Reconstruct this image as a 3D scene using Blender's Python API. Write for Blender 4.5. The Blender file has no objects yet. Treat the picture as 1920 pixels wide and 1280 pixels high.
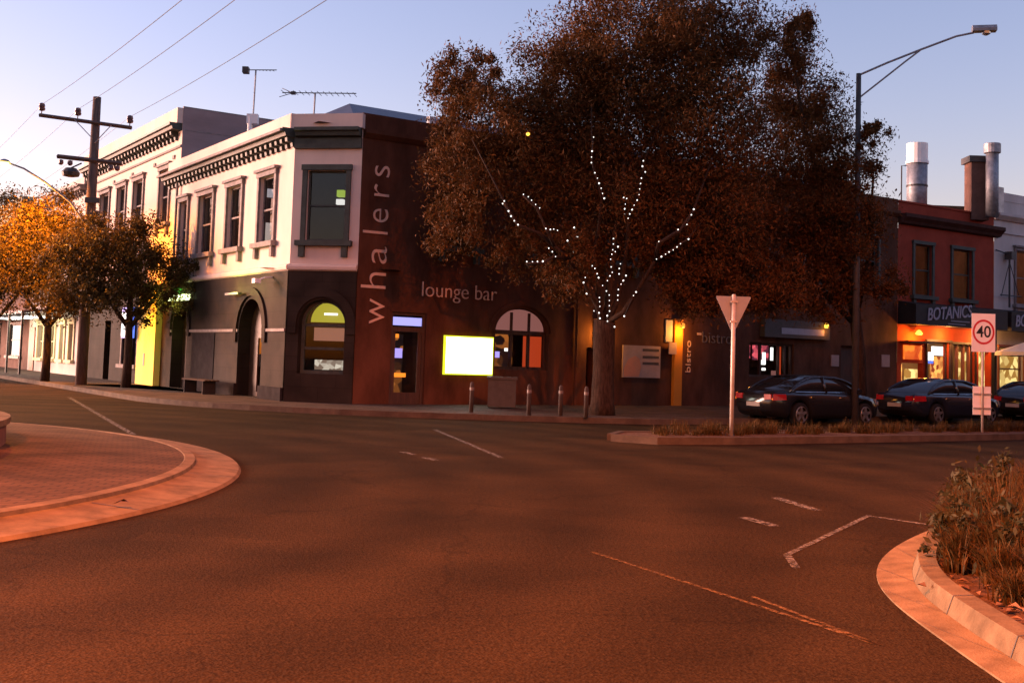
import bpy, math, random
import numpy as np
from mathutils import Matrix, Vector
random.seed(7); RNG = np.random.default_rng(7)
SC = bpy.context.scene
COL = SC.collection
PI = math.pi

# ------------------------------------------------------------------ camera, sky, sun, exposure
cam_data = bpy.data.cameras.new('camera'); cam = bpy.data.objects.new('camera', cam_data); COL.objects.link(cam)
cam.matrix_world = Matrix.Translation((0, 0, 1.6)) @ Matrix.Rotation(PI/2 + .067015, 4, 'X') @ Matrix.Rotation(.031557, 4, 'Z')
cam_data.sensor_width = 36; cam_data.lens = 36*2136.2/1920; cam_data.shift_y = -109.0/1920
cam_data.clip_end = 3000; SC.camera = cam

SUN_AZ = math.radians(-73)          # from +Y towards -X: the sun has just gone down to the left
SUN_EL = math.radians(1.8)
world = bpy.data.worlds.new('World'); SC.world = world; world.use_nodes = True
wt = world.node_tree; wt.nodes.clear()
sky = wt.nodes.new('ShaderNodeTexSky'); sky.sky_type = 'NISHITA'; sky.sun_disc = False
sky.sun_elevation = SUN_EL; sky.sun_rotation = SUN_AZ
sky.air_density = 1.0; sky.dust_density = .6; sky.ozone_density = 3.0
bg = wt.nodes.new('ShaderNodeBackground'); bg.inputs['Strength'].default_value = .15
tint = wt.nodes.new('ShaderNodeMix'); tint.data_type = 'RGBA'; tint.blend_type = 'MULTIPLY'; tint.inputs[0].default_value = 1
tint.inputs[7].default_value = (1.16, .61, .55, 1)
wo = wt.nodes.new('ShaderNodeOutputWorld')
wt.links.new(sky.outputs[0], tint.inputs[6]); wt.links.new(tint.outputs[2], bg.inputs['Color']); wt.links.new(bg.outputs[0], wo.inputs[0])

sun_d = bpy.data.lights.new('sun', 'SUN'); sun_o = bpy.data.objects.new('sun', sun_d); COL.objects.link(sun_o)
sun_d.energy = 1.9; sun_d.angle = math.radians(30); sun_d.color = (1, .59, .46)
sdir = Vector((math.sin(SUN_AZ)*math.cos(.08), math.cos(SUN_AZ)*math.cos(.08), math.sin(.08)))
sun_o.rotation_euler = sdir.to_track_quat('Z', 'Y').to_euler()

SC.view_settings.view_transform = 'Standard'; SC.view_settings.look = 'None'
SC.view_settings.exposure = 3.35; SC.view_settings.gamma = 1
SC.cycles.use_denoising = True
SC.cycles.max_bounces = 6; SC.cycles.sample_clamp_indirect = 4
LAMP = 1600          # watts of the sodium street lamps
SODIUM = (1.0, .20, .008)

# ------------------------------------------------------------------ materials
def new_mat(name):
    m = bpy.data.materials.new(name); m.use_nodes = True
    nt = m.node_tree; nt.nodes.clear()
    out = nt.nodes.new('ShaderNodeOutputMaterial'); b = nt.nodes.new('ShaderNodeBsdfPrincipled')
    nt.links.new(b.outputs[0], out.inputs[0])
    return m, nt, b, out
def mat(name, c, rough=.8, var=.25, scale=3.0, bump=.0, bscale=60.0, metal=0.0, c2=None, spec=None, detail=6, aniso=None):
    m, nt, b, out = new_mat(name)
    tc = nt.nodes.new('ShaderNodeTexCoord'); n = nt.nodes.new('ShaderNodeTexNoise')
    n.inputs['Scale'].default_value = scale; n.inputs['Detail'].default_value = detail; n.inputs['Roughness'].default_value = .65
    src = tc.outputs['Object']
    if aniso:
        mp = nt.nodes.new('ShaderNodeMapping'); mp.inputs['Scale'].default_value = aniso
        nt.links.new(src, mp.inputs[0]); src = mp.outputs[0]
    nt.links.new(src, n.inputs['Vector'])
    r = nt.nodes.new('ShaderNodeValToRGB'); nt.links.new(n.outputs[0], r.inputs[0])
    lo = tuple(v*(1-var) for v in c); hi = c2 if c2 else tuple(min(1, v*(1+var)) for v in c)
    r.color_ramp.elements[0].position = .32; r.color_ramp.elements[1].position = .68
    r.color_ramp.elements[0].color = (*lo, 1); r.color_ramp.elements[1].color = (*hi, 1)
    nt.links.new(r.outputs[0], b.inputs['Base Color'])
    b.inputs['Roughness'].default_value = rough; b.inputs['Metallic'].default_value = metal
    b.inputs['Specular IOR Level'].default_value = spec if spec is not None else (.06 if rough >= .65 else .3)
    if bump:
        n2 = nt.nodes.new('ShaderNodeTexNoise'); n2.inputs['Scale'].default_value = bscale; n2.inputs['Detail'].default_value = 5
        nt.links.new(tc.outputs['Object'], n2.inputs['Vector'])
        bp = nt.nodes.new('ShaderNodeBump'); bp.inputs['Strength'].default_value = bump; bp.inputs['Distance'].default_value = .02
        nt.links.new(n2.outputs[0], bp.inputs['Height']); nt.links.new(bp.outputs[0], b.inputs['Normal'])
    return m
def emit(name, c, s, pattern=None, c2=None, scale=4.0):
    m, nt, b, out = new_mat(name)
    b.inputs['Base Color'].default_value = (.02, .02, .02, 1)
    b.inputs['Emission Color'].default_value = (*c, 1); b.inputs['Emission Strength'].default_value = s*.33
    if pattern:
        tc = nt.nodes.new('ShaderNodeTexCoord'); v = nt.nodes.new('ShaderNodeTexVoronoi'); v.inputs['Scale'].default_value = scale
        nt.links.new(tc.outputs['Object'], v.inputs['Vector'])
        r = nt.nodes.new('ShaderNodeValToRGB'); nt.links.new(v.outputs['Color'], r.inputs[0])
        r.color_ramp.elements[0].color = (*c2, 1); r.color_ramp.elements[1].color = (*c, 1)
        r.color_ramp.elements[0].position = .35; r.color_ramp.elements[1].position = .75
        nt.links.new(r.outputs[0], b.inputs['Emission Color'])
    return m
def glass(name, tintc=(.9, .9, .9), refl=.16, rough=.03):
    m = bpy.data.materials.new(name); m.use_nodes = True; nt = m.node_tree; nt.nodes.clear()
    out = nt.nodes.new('ShaderNodeOutputMaterial'); mx = nt.nodes.new('ShaderNodeMixShader')
    tr = nt.nodes.new('ShaderNodeBsdfTransparent'); gl = nt.nodes.new('ShaderNodeBsdfGlossy')
    lw = nt.nodes.new('ShaderNodeLayerWeight'); fr = nt.nodes.new('ShaderNodeMath'); fr.operation = 'POWER'; fr.inputs[1].default_value = 4.5
    nt.links.new(lw.outputs['Facing'], fr.inputs[0])
    ad = nt.nodes.new('ShaderNodeMath'); ad.operation = 'MULTIPLY_ADD'; ad.inputs[1].default_value = .8; ad.inputs[2].default_value = refl; ad.use_clamp = True
    tr.inputs[0].default_value = (*tintc, 1); gl.inputs['Roughness'].default_value = rough
    nt.links.new(fr.outputs[0], ad.inputs[0]); nt.links.new(ad.outputs[0], mx.inputs[0])
    nt.links.new(tr.outputs[0], mx.inputs[1]); nt.links.new(gl.outputs[0], mx.inputs[2]); nt.links.new(mx.outputs[0], out.inputs[0])
    return m
def asphalt():
    m, nt, b, out = new_mat('asphalt')
    tc = nt.nodes.new('ShaderNodeTexCoord')
    n1 = nt.nodes.new('ShaderNodeTexNoise'); n1.inputs['Scale'].default_value = .5; n1.inputs['Detail'].default_value = 7; n1.inputs['Roughness'].default_value = .6
    n2 = nt.nodes.new('ShaderNodeTexVoronoi'); n2.inputs['Scale'].default_value = 55
    n3 = nt.nodes.new('ShaderNodeTexNoise'); n3.inputs['Scale'].default_value = 26; n3.inputs['Detail'].default_value = 8; n3.inputs['Roughness'].default_value = .75
    for n in (n1, n2, n3): nt.links.new(tc.outputs['Object'], n.inputs['Vector'])
    r1 = nt.nodes.new('ShaderNodeValToRGB'); nt.links.new(n1.outputs[0], r1.inputs[0])
    r1.color_ramp.elements[0].position = .35; r1.color_ramp.elements[1].position = .68
    r1.color_ramp.elements[0].color = (.027, .0175, .0085, 1); r1.color_ramp.elements[1].color = (.047, .0285, .0130, 1)
    r3 = nt.nodes.new('ShaderNodeValToRGB'); nt.links.new(n3.outputs[0], r3.inputs[0])
    r3.color_ramp.elements[0].position = .36; r3.color_ramp.elements[1].position = .66
    r3.color_ramp.elements[0].color = (.45, .45, .45, 1); r3.color_ramp.elements[1].color = (1.35, 1.32, 1.28, 1)
    mx = nt.nodes.new('ShaderNodeMix'); mx.data_type = 'RGBA'; mx.blend_type = 'MULTIPLY'; mx.inputs[0].default_value = 1
    nt.links.new(r1.outputs[0], mx.inputs[6]); nt.links.new(r3.outputs[0], mx.inputs[7]); nt.links.new(mx.outputs[2], b.inputs['Base Color'])
    nd = nt.nodes.new('ShaderNodeTexNoise'); nd.inputs['Scale'].default_value = 1.4; nd.inputs['Detail'].default_value = 6; nt.links.new(tc.outputs['Object'], nd.inputs['Vector'])
    va = nt.nodes.new('ShaderNodeVectorMath'); va.operation = 'MULTIPLY_ADD'; va.inputs[1].default_value = (.9, .9, .9)
    nt.links.new(nd.outputs['Color'], va.inputs[0]); nt.links.new(tc.outputs['Object'], va.inputs[2])
    vc = nt.nodes.new('ShaderNodeTexVoronoi'); vc.feature = 'DISTANCE_TO_EDGE'; vc.inputs['Scale'].default_value = .23; nt.links.new(va.outputs[0], vc.inputs['Vector'])
    rc = nt.nodes.new('ShaderNodeValToRGB'); rc.color_ramp.elements[0].position = .0015; rc.color_ramp.elements[1].position = .006
    rc.color_ramp.elements[0].color = (.74, .74, .74, 1); rc.color_ramp.elements[1].color = (1, 1, 1, 1); nt.links.new(vc.outputs['Distance'], rc.inputs[0])
    vs_ = nt.nodes.new('ShaderNodeVectorMath'); vs_.operation = 'DISTANCE'; vs_.inputs[1].default_value = (-13.26, 13.19, 0); nt.links.new(tc.outputs['Object'], vs_.inputs[0])
    ms = nt.nodes.new('ShaderNodeMath'); ms.operation = 'MULTIPLY'; ms.inputs[1].default_value = 3.9; nt.links.new(vs_.outputs['Value'], ms.inputs[0])
    sn = nt.nodes.new('ShaderNodeMath'); sn.operation = 'SINE'; nt.links.new(ms.outputs[0], sn.inputs[0])
    sm = nt.nodes.new('ShaderNodeMath'); sm.operation = 'MULTIPLY'; nt.links.new(sn.outputs[0], sm.inputs[0]); nt.links.new(nd.outputs[0], sm.inputs[1])
    mr = nt.nodes.new('ShaderNodeMapRange'); mr.inputs[1].default_value = -.6; mr.inputs[2].default_value = .6; mr.inputs[3].default_value = .80; mr.inputs[4].default_value = 1.15; nt.links.new(sm.outputs[0], mr.inputs[0])
    vp = nt.nodes.new('ShaderNodeTexVoronoi'); vp.inputs['Scale'].default_value = .16; nt.links.new(tc.outputs['Object'], vp.inputs['Vector'])
    mp_ = nt.nodes.new('ShaderNodeMapRange'); mp_.inputs[3].default_value = .72; mp_.inputs[4].default_value = 1.18; nt.links.new(vp.outputs['Color'], mp_.inputs[0])
    m1 = nt.nodes.new('ShaderNodeMath'); m1.operation = 'MULTIPLY'; nt.links.new(mr.outputs[0], m1.inputs[0]); nt.links.new(mp_.outputs[0], m1.inputs[1])
    m2 = nt.nodes.new('ShaderNodeMath'); m2.operation = 'MULTIPLY'; nt.links.new(m1.outputs[0], m2.inputs[0]); nt.links.new(rc.outputs[0], m2.inputs[1])
    mx2 = nt.nodes.new('ShaderNodeMix'); mx2.data_type = 'RGBA'; mx2.blend_type = 'MULTIPLY'; mx2.inputs[0].default_value = 1
    nt.links.new(mx.outputs[2], mx2.inputs[6]); nt.links.new(m2.outputs[0], mx2.inputs[7]); nt.links.new(mx2.outputs[2], b.inputs['Base Color'])
    b.inputs['Roughness'].default_value = .9; b.inputs['Specular IOR Level'].default_value = .03
    bp = nt.nodes.new('ShaderNodeBump'); bp.inputs['Strength'].default_value = .55; bp.inputs['Distance'].default_value = .012
    nt.links.new(n2.outputs[0], bp.inputs['Height'])
    bp2 = nt.nodes.new('ShaderNodeBump'); bp2.inputs['Strength'].default_value = .4; bp2.inputs['Distance'].default_value = .02
    nt.links.new(n3.outputs[0], bp2.inputs['Height']); nt.links.new(bp.outputs[0], bp2.inputs['Normal'])
    nt.links.new(bp2.outputs[0], b.inputs['Normal'])
    return m
def bricks(name, c1, c2, mortar, w, h, sc=1.0, rough=.85, bump=.4, rot=None):
    m, nt, b, out = new_mat(name)
    tc = nt.nodes.new('ShaderNodeTexCoord'); br = nt.nodes.new('ShaderNodeTexBrick')
    mp = nt.nodes.new('ShaderNodeMapping')
    if rot: mp.inputs['Rotation'].default_value = rot
    nt.links.new(tc.outputs['Object'], mp.inputs[0]); nt.links.new(mp.outputs[0], br.inputs['Vector'])
    br.inputs['Scale'].default_value = sc; br.inputs['Brick Width'].default_value = w; br.inputs['Row Height'].default_value = h
    br.inputs['Mortar Size'].default_value = .012; br.inputs['Color1'].default_value = (*c1, 1); br.inputs['Color2'].default_value = (*c2, 1)
    br.inputs['Mortar'].default_value = (*mortar, 1)
    n = nt.nodes.new('ShaderNodeTexNoise'); n.inputs['Scale'].default_value = 1.2; n.inputs['Detail'].default_value = 6
    nt.links.new(tc.outputs['Object'], n.inputs['Vector'])
    r = nt.nodes.new('ShaderNodeValToRGB'); nt.links.new(n.outputs[0], r.inputs[0])
    r.color_ramp.elements[0].position = .3; r.color_ramp.elements[1].position = .7
    r.color_ramp.elements[0].color = (.55, .55, .55, 1); r.color_ramp.elements[1].color = (1.2, 1.2, 1.2, 1)
    mx = nt.nodes.new('ShaderNodeMix'); mx.data_type = 'RGBA'; mx.blend_type = 'MULTIPLY'; mx.inputs[0].default_value = 1
    nt.links.new(br.outputs[0], mx.inputs[6]); nt.links.new(r.outputs[0], mx.inputs[7]); nt.links.new(mx.outputs[2], b.inputs['Base Color'])
    b.inputs['Roughness'].default_value = rough; b.inputs['Specular IOR Level'].default_value = .06
    bp = nt.nodes.new('ShaderNodeBump'); bp.inputs['Strength'].default_value = bump; bp.inputs['Distance'].default_value = .01
    bp.invert = True
    nt.links.new(br.outputs['Fac'], bp.inputs['Height']); nt.links.new(bp.outputs[0], b.inputs['Normal'])
    return m
def leafmat(name, c1, c2, trans=.25):
    m, nt, b, out = new_mat(name)
    g = nt.nodes.new('ShaderNodeNewGeometry'); r = nt.nodes.new('ShaderNodeValToRGB')
    nt.links.new(g.outputs['Random Per Island'], r.inputs[0])
    r.color_ramp.elements[0].color = (*c1, 1); r.color_ramp.elements[1].color = (*c2, 1)
    nt.links.new(r.outputs[0], b.inputs['Base Color']); b.inputs['Roughness'].default_value = .6
    b.inputs['Specular IOR Level'].default_value = .08
    tl = nt.nodes.new('ShaderNodeBsdfTranslucent'); nt.links.new(r.outputs[0], tl.inputs[0])
    mx = nt.nodes.new('ShaderNodeMixShader'); mx.inputs[0].default_value = trans
    nt.links.new(b.outputs[0], mx.inputs[1]); nt.links.new(tl.outputs[0], mx.inputs[2]); nt.links.new(mx.outputs[0], out.inputs[0])
    return m

M = {}
M['asphalt'] = asphalt()
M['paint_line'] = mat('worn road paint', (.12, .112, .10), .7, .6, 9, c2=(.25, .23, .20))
M['paint_yellow'] = mat('worn yellow road paint', (.13, .075, .03), .7, .5, 9)  # vehicle indicator trails put into a line colour on the road
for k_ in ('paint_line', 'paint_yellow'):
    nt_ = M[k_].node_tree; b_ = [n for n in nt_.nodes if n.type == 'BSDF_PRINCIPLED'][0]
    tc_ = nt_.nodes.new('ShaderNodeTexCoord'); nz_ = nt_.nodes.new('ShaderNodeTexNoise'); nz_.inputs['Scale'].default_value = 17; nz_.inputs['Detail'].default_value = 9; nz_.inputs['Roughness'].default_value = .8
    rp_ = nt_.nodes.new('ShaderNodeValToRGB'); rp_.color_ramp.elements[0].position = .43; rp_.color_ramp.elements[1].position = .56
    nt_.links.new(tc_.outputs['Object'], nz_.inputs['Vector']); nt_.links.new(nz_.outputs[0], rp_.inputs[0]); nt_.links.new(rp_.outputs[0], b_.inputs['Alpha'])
M['concrete'] = mat('pale concrete', (.165, .112, .066), .85, .38, 2.4, .25, 70)
M['kerb_far'] = mat('worn far kerb', (.075, .055, .042), .85, .3, 2.2, .2, 60)
M['kerbstone'] = mat('kerb concrete', (.135, .094, .056), .8, .4, 3.0, .2, 60)
M['pavers'] = bricks('roundabout pavers', (.085, .046, .025), (.11, .06, .033), (.05, .03, .018), .24, .12, 1.0)
M['footpath'] = bricks('footpath pavers', (.065, .043, .034), (.08, .054, .042), (.04, .03, .025), .4, .4, 1.0)
M['soil'] = mat('garden soil', (.10, .06, .04), .95, .6, 14, .9, 40)
M['pink'] = mat('cream pink render', (.60, .46, .40), .85, .10, .9, .12, 45, aniso=(1, 1, .35))
M['pink2'] = mat('tall house render', (.62, .48, .41), .85, .10, .8, .12, 45, aniso=(1, 1, .35))
M['grey_render'] = mat('mauve grey side render', (.26, .20, .20), .88, .15, .7, .1, 30, aniso=(.6, .6, 2))
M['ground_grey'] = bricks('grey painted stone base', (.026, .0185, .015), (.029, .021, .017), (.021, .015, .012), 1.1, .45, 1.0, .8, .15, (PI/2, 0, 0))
M['trim'] = mat('dark green grey trim', (.045, .05, .042), .6, .3, 4)
M['trim_pale'] = mat('weathered grey trim', (.20, .17, .165), .7, .3, 4)
M['brown'] = mat('dark brown wall paint', (.088, .035, .021), .75, .4, 1.3, .1, 40, aniso=(1, 1, .4))
M['letter'] = mat('tan sign letters', (.66, .42, .32), .6, .1, 5)
M['roof'] = mat('slate blue roof iron', (.10, .10, .13), .5, .2, 2)
M['red'] = mat('oxblood red render', (.27, .048, .028), .8, .18, 1.0, .1, 40)
M['white_wall'] = mat('off white render', (.50, .44, .41), .85, .15, .9, .1, 40, aniso=(1, 1, .35))
M['cream'] = mat('cream shopfront paint', (.62, .54, .34), .75, .15, 1.4)
M['redbrown'] = mat('red brown brick render', (.13, .07, .055), .85, .25, 2)
M['wood_dark'] = mat('dark stained timber', (.06, .03, .02), .5, .4, 3, aniso=(6, 6, .5))
M['wood_red'] = mat('red brown timber door', (.24, .08, .04), .5, .3, 3, aniso=(6, 6, .5))
M['pole_wood'] = mat('weathered pole timber', (.11, .075, .065), .9, .35, 5, .3, 30, aniso=(5, 5, .4))
M['steel'] = mat('galvanised steel', (.26, .26, .28), .6, .3, 5, metal=.6)
M['steel_dark'] = mat('dark painted steel', (.05, .045, .045), .5, .2, 5)
M['galv_post'] = mat('galvanised sign post', (.40, .34, .30), .55, .15, 6, metal=.3)
M['sign_back'] = mat('bare aluminium sign back', (.24, .24, .26), .5, .08, 4, metal=.25)
M['white_paint'] = mat('white sign face', (.78, .74, .72), .5, .04, 4)
M['sign_red'] = mat('sign red', (.50, .02, .03), .5, .05, 4)
M['sign_black'] = mat('sign black', (.02, .02, .02), .5, .05, 4)
M['black_fascia'] = mat('black awning fascia', (.015, .013, .014), .55, .2, 3)
M['porcelain'] = mat('brown glazed insulator', (.10, .05, .05), .25, .1, 4)
M['glass'] = glass('window glass', (.85, .87, .88), .045)
M['glass_dark'] = glass('dark window glass', (.35, .36, .38), .05)
M['interior'] = mat('dark room wall', (.05, .035, .03), .9, .3, 1)
M['interior_warm'] = mat('warm room wall', (.42, .26, .14), .9, .3, 1)
M['curtain'] = emit('bright blind', (1, .97, .93), 0.42)  # glow that stands in for sky light seen in the left windows
M['bark'] = mat('tree bark', (.036, .022, .016), .95, .5, 7, .8, 25, aniso=(3, 3, .6))
M['leaf'] = leafmat('dark leaves', (.048, .024, .008), (.135, .050, .014))
M['leaf_far'] = leafmat('street tree leaves', (.04, .032, .010), (.115, .066, .017))
M['grass'] = leafmat('tussock blades', (.036, .026, .009), (.11, .055, .017))
M['shrub'] = leafmat('shrub leaves', (.024, .024, .01), (.055, .042, .018))
M['litter'] = leafmat('dry leaf litter', (.14, .07, .04), (.30, .17, .10), .1)
M['tyre'] = mat('tyre rubber', (.015, .014, .014), .85, .2, 6)
M['rim'] = mat('alloy wheel', (.45, .44, .45), .35, .1, 5, metal=.9)
M['car_black'] = mat('black car paint', (.010, .010, .012), .16, .05, 2, spec=.6)
M['car_blue'] = mat('dark blue car paint', (.012, .014, .022), .16, .05, 2, spec=.6)
M['car_silver'] = mat('silver car paint', (.34, .34, .36), .28, .05, 2, metal=.5)
M['car_grey'] = mat('graphite car paint', (.05, .05, .055), .25, .05, 2, metal=.4)
M['car_glass'] = mat('car window glass', (.012, .013, .016), .04, .1, 2, spec=.7)
M['chrome'] = mat('chrome trim', (.6, .6, .62), .2, .05, 5, metal=1.0)
M['car_plastic'] = mat('black bumper plastic', (.02, .02, .02), .6, .1, 5)
M['tail_off'] = mat('red tail lamp lens', (.28, .01, .015), .15, .1, 5)
M['head_off'] = mat('clear headlamp lens', (.5, .5, .52), .1, .1, 5, metal=.6)
M['head_on'] = emit('lit headlamp', (1, .93, .78), 8)
M['tail_on'] = emit('lit tail lamp', (1, .03, .02), 1.5)
M['plate'] = mat('number plate', (.30, .29, .26), .5, .05, 4)
M['screen'] = emit('backlit panel', (1, 1, .86), 2.2)
M['screen_edge'] = emit('yellow green edge tubes', (.75, .8, .02), 0.5)  # emissive yellow green rim around the white panel
M['tube_green'] = emit('fluorescent fitting', (.85, 1, .45), 1.6)
M['tube_lime'] = emit('lime lamp', (.62, .85, .08), 0.4)
M['blue_sign'] = emit('blue lit transom', (.42, .40, 1), 0.36)
M['blue_box'] = emit('blue lightbox', (.10, .22, 1.0), 0.4)
M['white_box'] = emit('white lightbox', (.92, .95, 1), 0.8)
M['amber'] = emit('amber lamp', (1, .42, .04), 1.2)
M['amber_soft'] = emit('amber glow wall lamp', (1, .25, .02), 0.5)
M['sodium'] = emit('sodium lamp lens', (1, .55, .04), 8)
M['bulb'] = emit('fairy light bulb', (1, .93, .85), 0.8)
M['canopy_light'] = emit('lit verandah ceiling', (1, .98, .9), 0.8)
M['menu_orange'] = emit('orange menu board', (1, .22, .02), 0.38, True, (.5, .04, .0), 3)
M['shop_mix'] = emit('shop shelves', (1, .42, .09), .55, True, (.22, .03, .01), 5)
M['shop_yellow'] = emit('shop light', (1, .72, .25), 0.42, True, (.35, .16, .03), 3)
M['shop_white'] = emit('white shop light', (1, .95, .85), 0.7)
M['pink_glow'] = emit('pink lit display', (.55, .07, .09), 0.6, True, (.06, .01, .02), 6)
M['red_glow'] = emit('red lit curtain', (.42, .04, .01), 0.34)
M['pink_blind'] = emit('pink lit blind', (.40, .15, .13), 0.17)
M['bar_glow'] = emit('bar lights', (.55, .16, .03), 0.22, True, (.01, .006, .006), 4)
M['violet'] = emit('violet bar lamp', (.45, .35, 1), 0.4)
M['poster'] = mat('grey printed poster', (.32, .22, .20), .6, .15, 2)
M['poster_dark'] = mat('poster print', (.05, .035, .035), .6, .15, 2)
M['poster_pink'] = mat('poster salmon shape', (.45, .20, .13), .6, .1, 2)
M['notice'] = mat('grey notice board', (.30, .29, .33), .6, .1, 4)
M['fascia_text'] = mat('silver grey lettering', (.30, .29, .34), .6, .1, 5)
M['yellow_wall'] = mat('yellow pilaster paint', (.68, .58, .16), .75, .06, 1.2)
M['orange_wall'] = mat('orange pilaster paint', (.52, .20, .03), .7, .1, 1.2)
M['umbrella'] = mat('white canvas', (.6, .55, .5), .9, .08, 3)
M['wire'] = mat('weathered cable', (.03, .028, .03), .6, .1, 4)

# ------------------------------------------------------------------ building helpers
def tag(o, label=None, cat=None, group=None, kind=None):
    if label: o['label'] = label
    if cat: o['category'] = cat
    if group: o['group'] = group
    if kind: o['kind'] = kind
    return o
ROOTM = {}
def root(name, label, cat, M4=None, group=None):
    o = bpy.data.objects.new(name, None); COL.objects.link(o); o.empty_display_size = .3
    M4 = M4 or Matrix.Identity(4)
    o.matrix_world = M4; ROOTM[o] = M4
    return tag(o, label, cat, group)
def rootmat(o):
    while o.parent: o = o.parent
    return ROOTM.get(o, Matrix.Identity(4))
class MB:
    def __init__(s, T=None): s.v = []; s.f = []; s.T = T or Matrix.Identity(4)
    def add(s, vs, fs):
        n = len(s.v); s.v += [tuple(v) for v in vs]; s.f += [tuple(i+n for i in f) for f in fs]
    def quad(s, a, b, c, d): s.add([a, b, c, d], [(0, 1, 2, 3)])
    def box(s, x0, x1, y0, y1, z0, z1, bev=0):
        if bev:
            b = bev; vs = []
            for x in (x0, x1):
                for y in (y0, y1):
                    for z in (z0, z1):
                        sx = b if x == x0 else -b; sy = b if y == y0 else -b; sz = b if z == z0 else -b
                        vs += [(x+sx, y, z), (x, y+sy, z), (x, y, z+sz)]
            import bmesh
            bm = bmesh.new()
            for v in vs: bm.verts.new((v[0], v[1], v[2]))
            # each corner chamfer: keep faces as a convex hull
            r = bmesh.ops.convex_hull(bm, input=bm.verts)
            bmesh.ops.dissolve_limit(bm, angle_limit=.01, verts=bm.verts, edges=bm.edges)
            bm.verts.index_update()
            s.add([tuple(v.co) for v in bm.verts], [tuple(v.index for v in f.verts) for f in bm.faces]); bm.free(); return
        s.add([(x0,y0,z0),(x1,y0,z0),(x1,y1,z0),(x0,y1,z0),(x0,y0,z1),(x1,y0,z1),(x1,y1,z1),(x0,y1,z1)],
              [(0,3,2,1),(4,5,6,7),(0,1,5,4),(1,2,6,5),(2,3,7,6),(3,0,4,7)])
    def tube(s, pts, r, n=8, cap=True):
        pts = [Vector(p) for p in pts]; rs = r if isinstance(r, (list, tuple)) else [r]*len(pts)
        rings = []; up = Vector((0, 0, 1))
        for i, p in enumerate(pts):
            d = (pts[min(i+1, len(pts)-1)]-pts[max(i-1, 0)]).normalized()
            a = d.cross(up if abs(d.z) < .95 else Vector((1, 0, 0))).normalized(); b = a.cross(d)
            rings.append([p+(a*math.cos(2*PI*k/n)+b*math.sin(2*PI*k/n))*rs[i] for k in range(n)])
        vs = [v for rg in rings for v in rg]; fs = []
        for i in range(len(pts)-1):
            for k in range(n): fs.append((i*n+k, i*n+(k+1) % n, (i+1)*n+(k+1) % n, (i+1)*n+k))
        if cap: fs.append(tuple(range(n-1, -1, -1))); fs.append(tuple((len(pts)-1)*n+k for k in range(n)))
        s.add(vs, fs)
    def lathe(s, prof, n=16, c=(0, 0, 0), axis='z', cap=True):
        vs = []; fs = []
        for (r, h) in prof:
            for k in range(n):
                a = 2*PI*k/n; x, y = r*math.cos(a), r*math.sin(a)
                p = (x, y, h) if axis == 'z' else ((x, h, y) if axis == 'y' else (h, x, y))
                vs.append((p[0]+c[0], p[1]+c[1], p[2]+c[2]))
        for i in range(len(prof)-1):
            for k in range(n): fs.append((i*n+k, i*n+(k+1) % n, (i+1)*n+(k+1) % n, (i+1)*n+k))
        if cap: fs.append(tuple(range(n))); fs.append(tuple((len(prof)-1)*n+k for k in range(n)))
        s.add(vs, fs)
    def prism(s, poly, z0, z1):
        n = len(poly); vs = [(x, y, z0) for x, y in poly]+[(x, y, z1) for x, y in poly]
        fs = [tuple(range(n-1, -1, -1)), tuple(range(n, 2*n))]+[(i, (i+1) % n, n+(i+1) % n, n+i) for i in range(n)]
        s.add(vs, fs)
    def xprism(s, poly, x0, x1):           # profile in (y, z), extruded along x
        n = len(poly); vs = [(x0, y, z) for y, z in poly]+[(x1, y, z) for y, z in poly]
        fs = [tuple(range(n)), tuple(range(2*n-1, n-1, -1))]+[(i, n+i, n+(i+1) % n, (i+1) % n) for i in range(n)]
        s.add(vs, fs)
    def wall(s, x0, x1, z0, z1, holes=(), y=0, depth=.22):
        # holes: (x0, x1, z0, z1[, rise]) ; rise > 0 gives an arched head inside the rectangle
        xs = sorted({x0, x1, *[h[0] for h in holes], *[h[1] for h in holes]}); zs = sorted({z0, z1, *[h[2] for h in holes], *[h[3] for h in holes]})
        for i in range(len(xs)-1):
            for j in range(len(zs)-1):
                cx, cz = (xs[i]+xs[i+1])/2, (zs[j]+zs[j+1])/2
                if cx < x0 or cx > x1 or cz < z0 or cz > z1: continue
                if any(h[0] < cx < h[1] and h[2] < cz < h[3] for h in holes): continue
                s.quad((xs[i], y, zs[j]), (xs[i+1], y, zs[j]), (xs[i+1], y, zs[j+1]), (xs[i], y, zs[j+1]))
        for h in holes:
            a, b, c, d = h[:4]; rise = h[4] if len(h) > 4 else 0
            e = y+depth
            s.quad((a, y, c), (b, y, c), (b, e, c), (a, e, c))
            zt = d-rise
            s.quad((a, y, c), (a, e, c), (a, e, zt), (a, y, zt)); s.quad((b, e, c), (b, y, c), (b, y, zt), (b, e, zt))
            if not rise: s.quad((a, e, d), (b, e, d), (b, y, d), (a, y, d))
            else:
                N = 20; cx = (a+b)/2; w = (b-a)/2
                P = [(cx-w*math.cos(PI*k/N), zt+rise*math.sin(PI*k/N)) for k in range(N+1)]
                for k in range(N):
                    (xa, za), (xb, zb) = P[k], P[k+1]
                    s.quad((xa, y, za), (xb, y, zb), (xb, y, d), (xa, y, d))
                    s.quad((xa, e, za), (xb, e, zb), (xb, y, zb), (xa, y, za))
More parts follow.
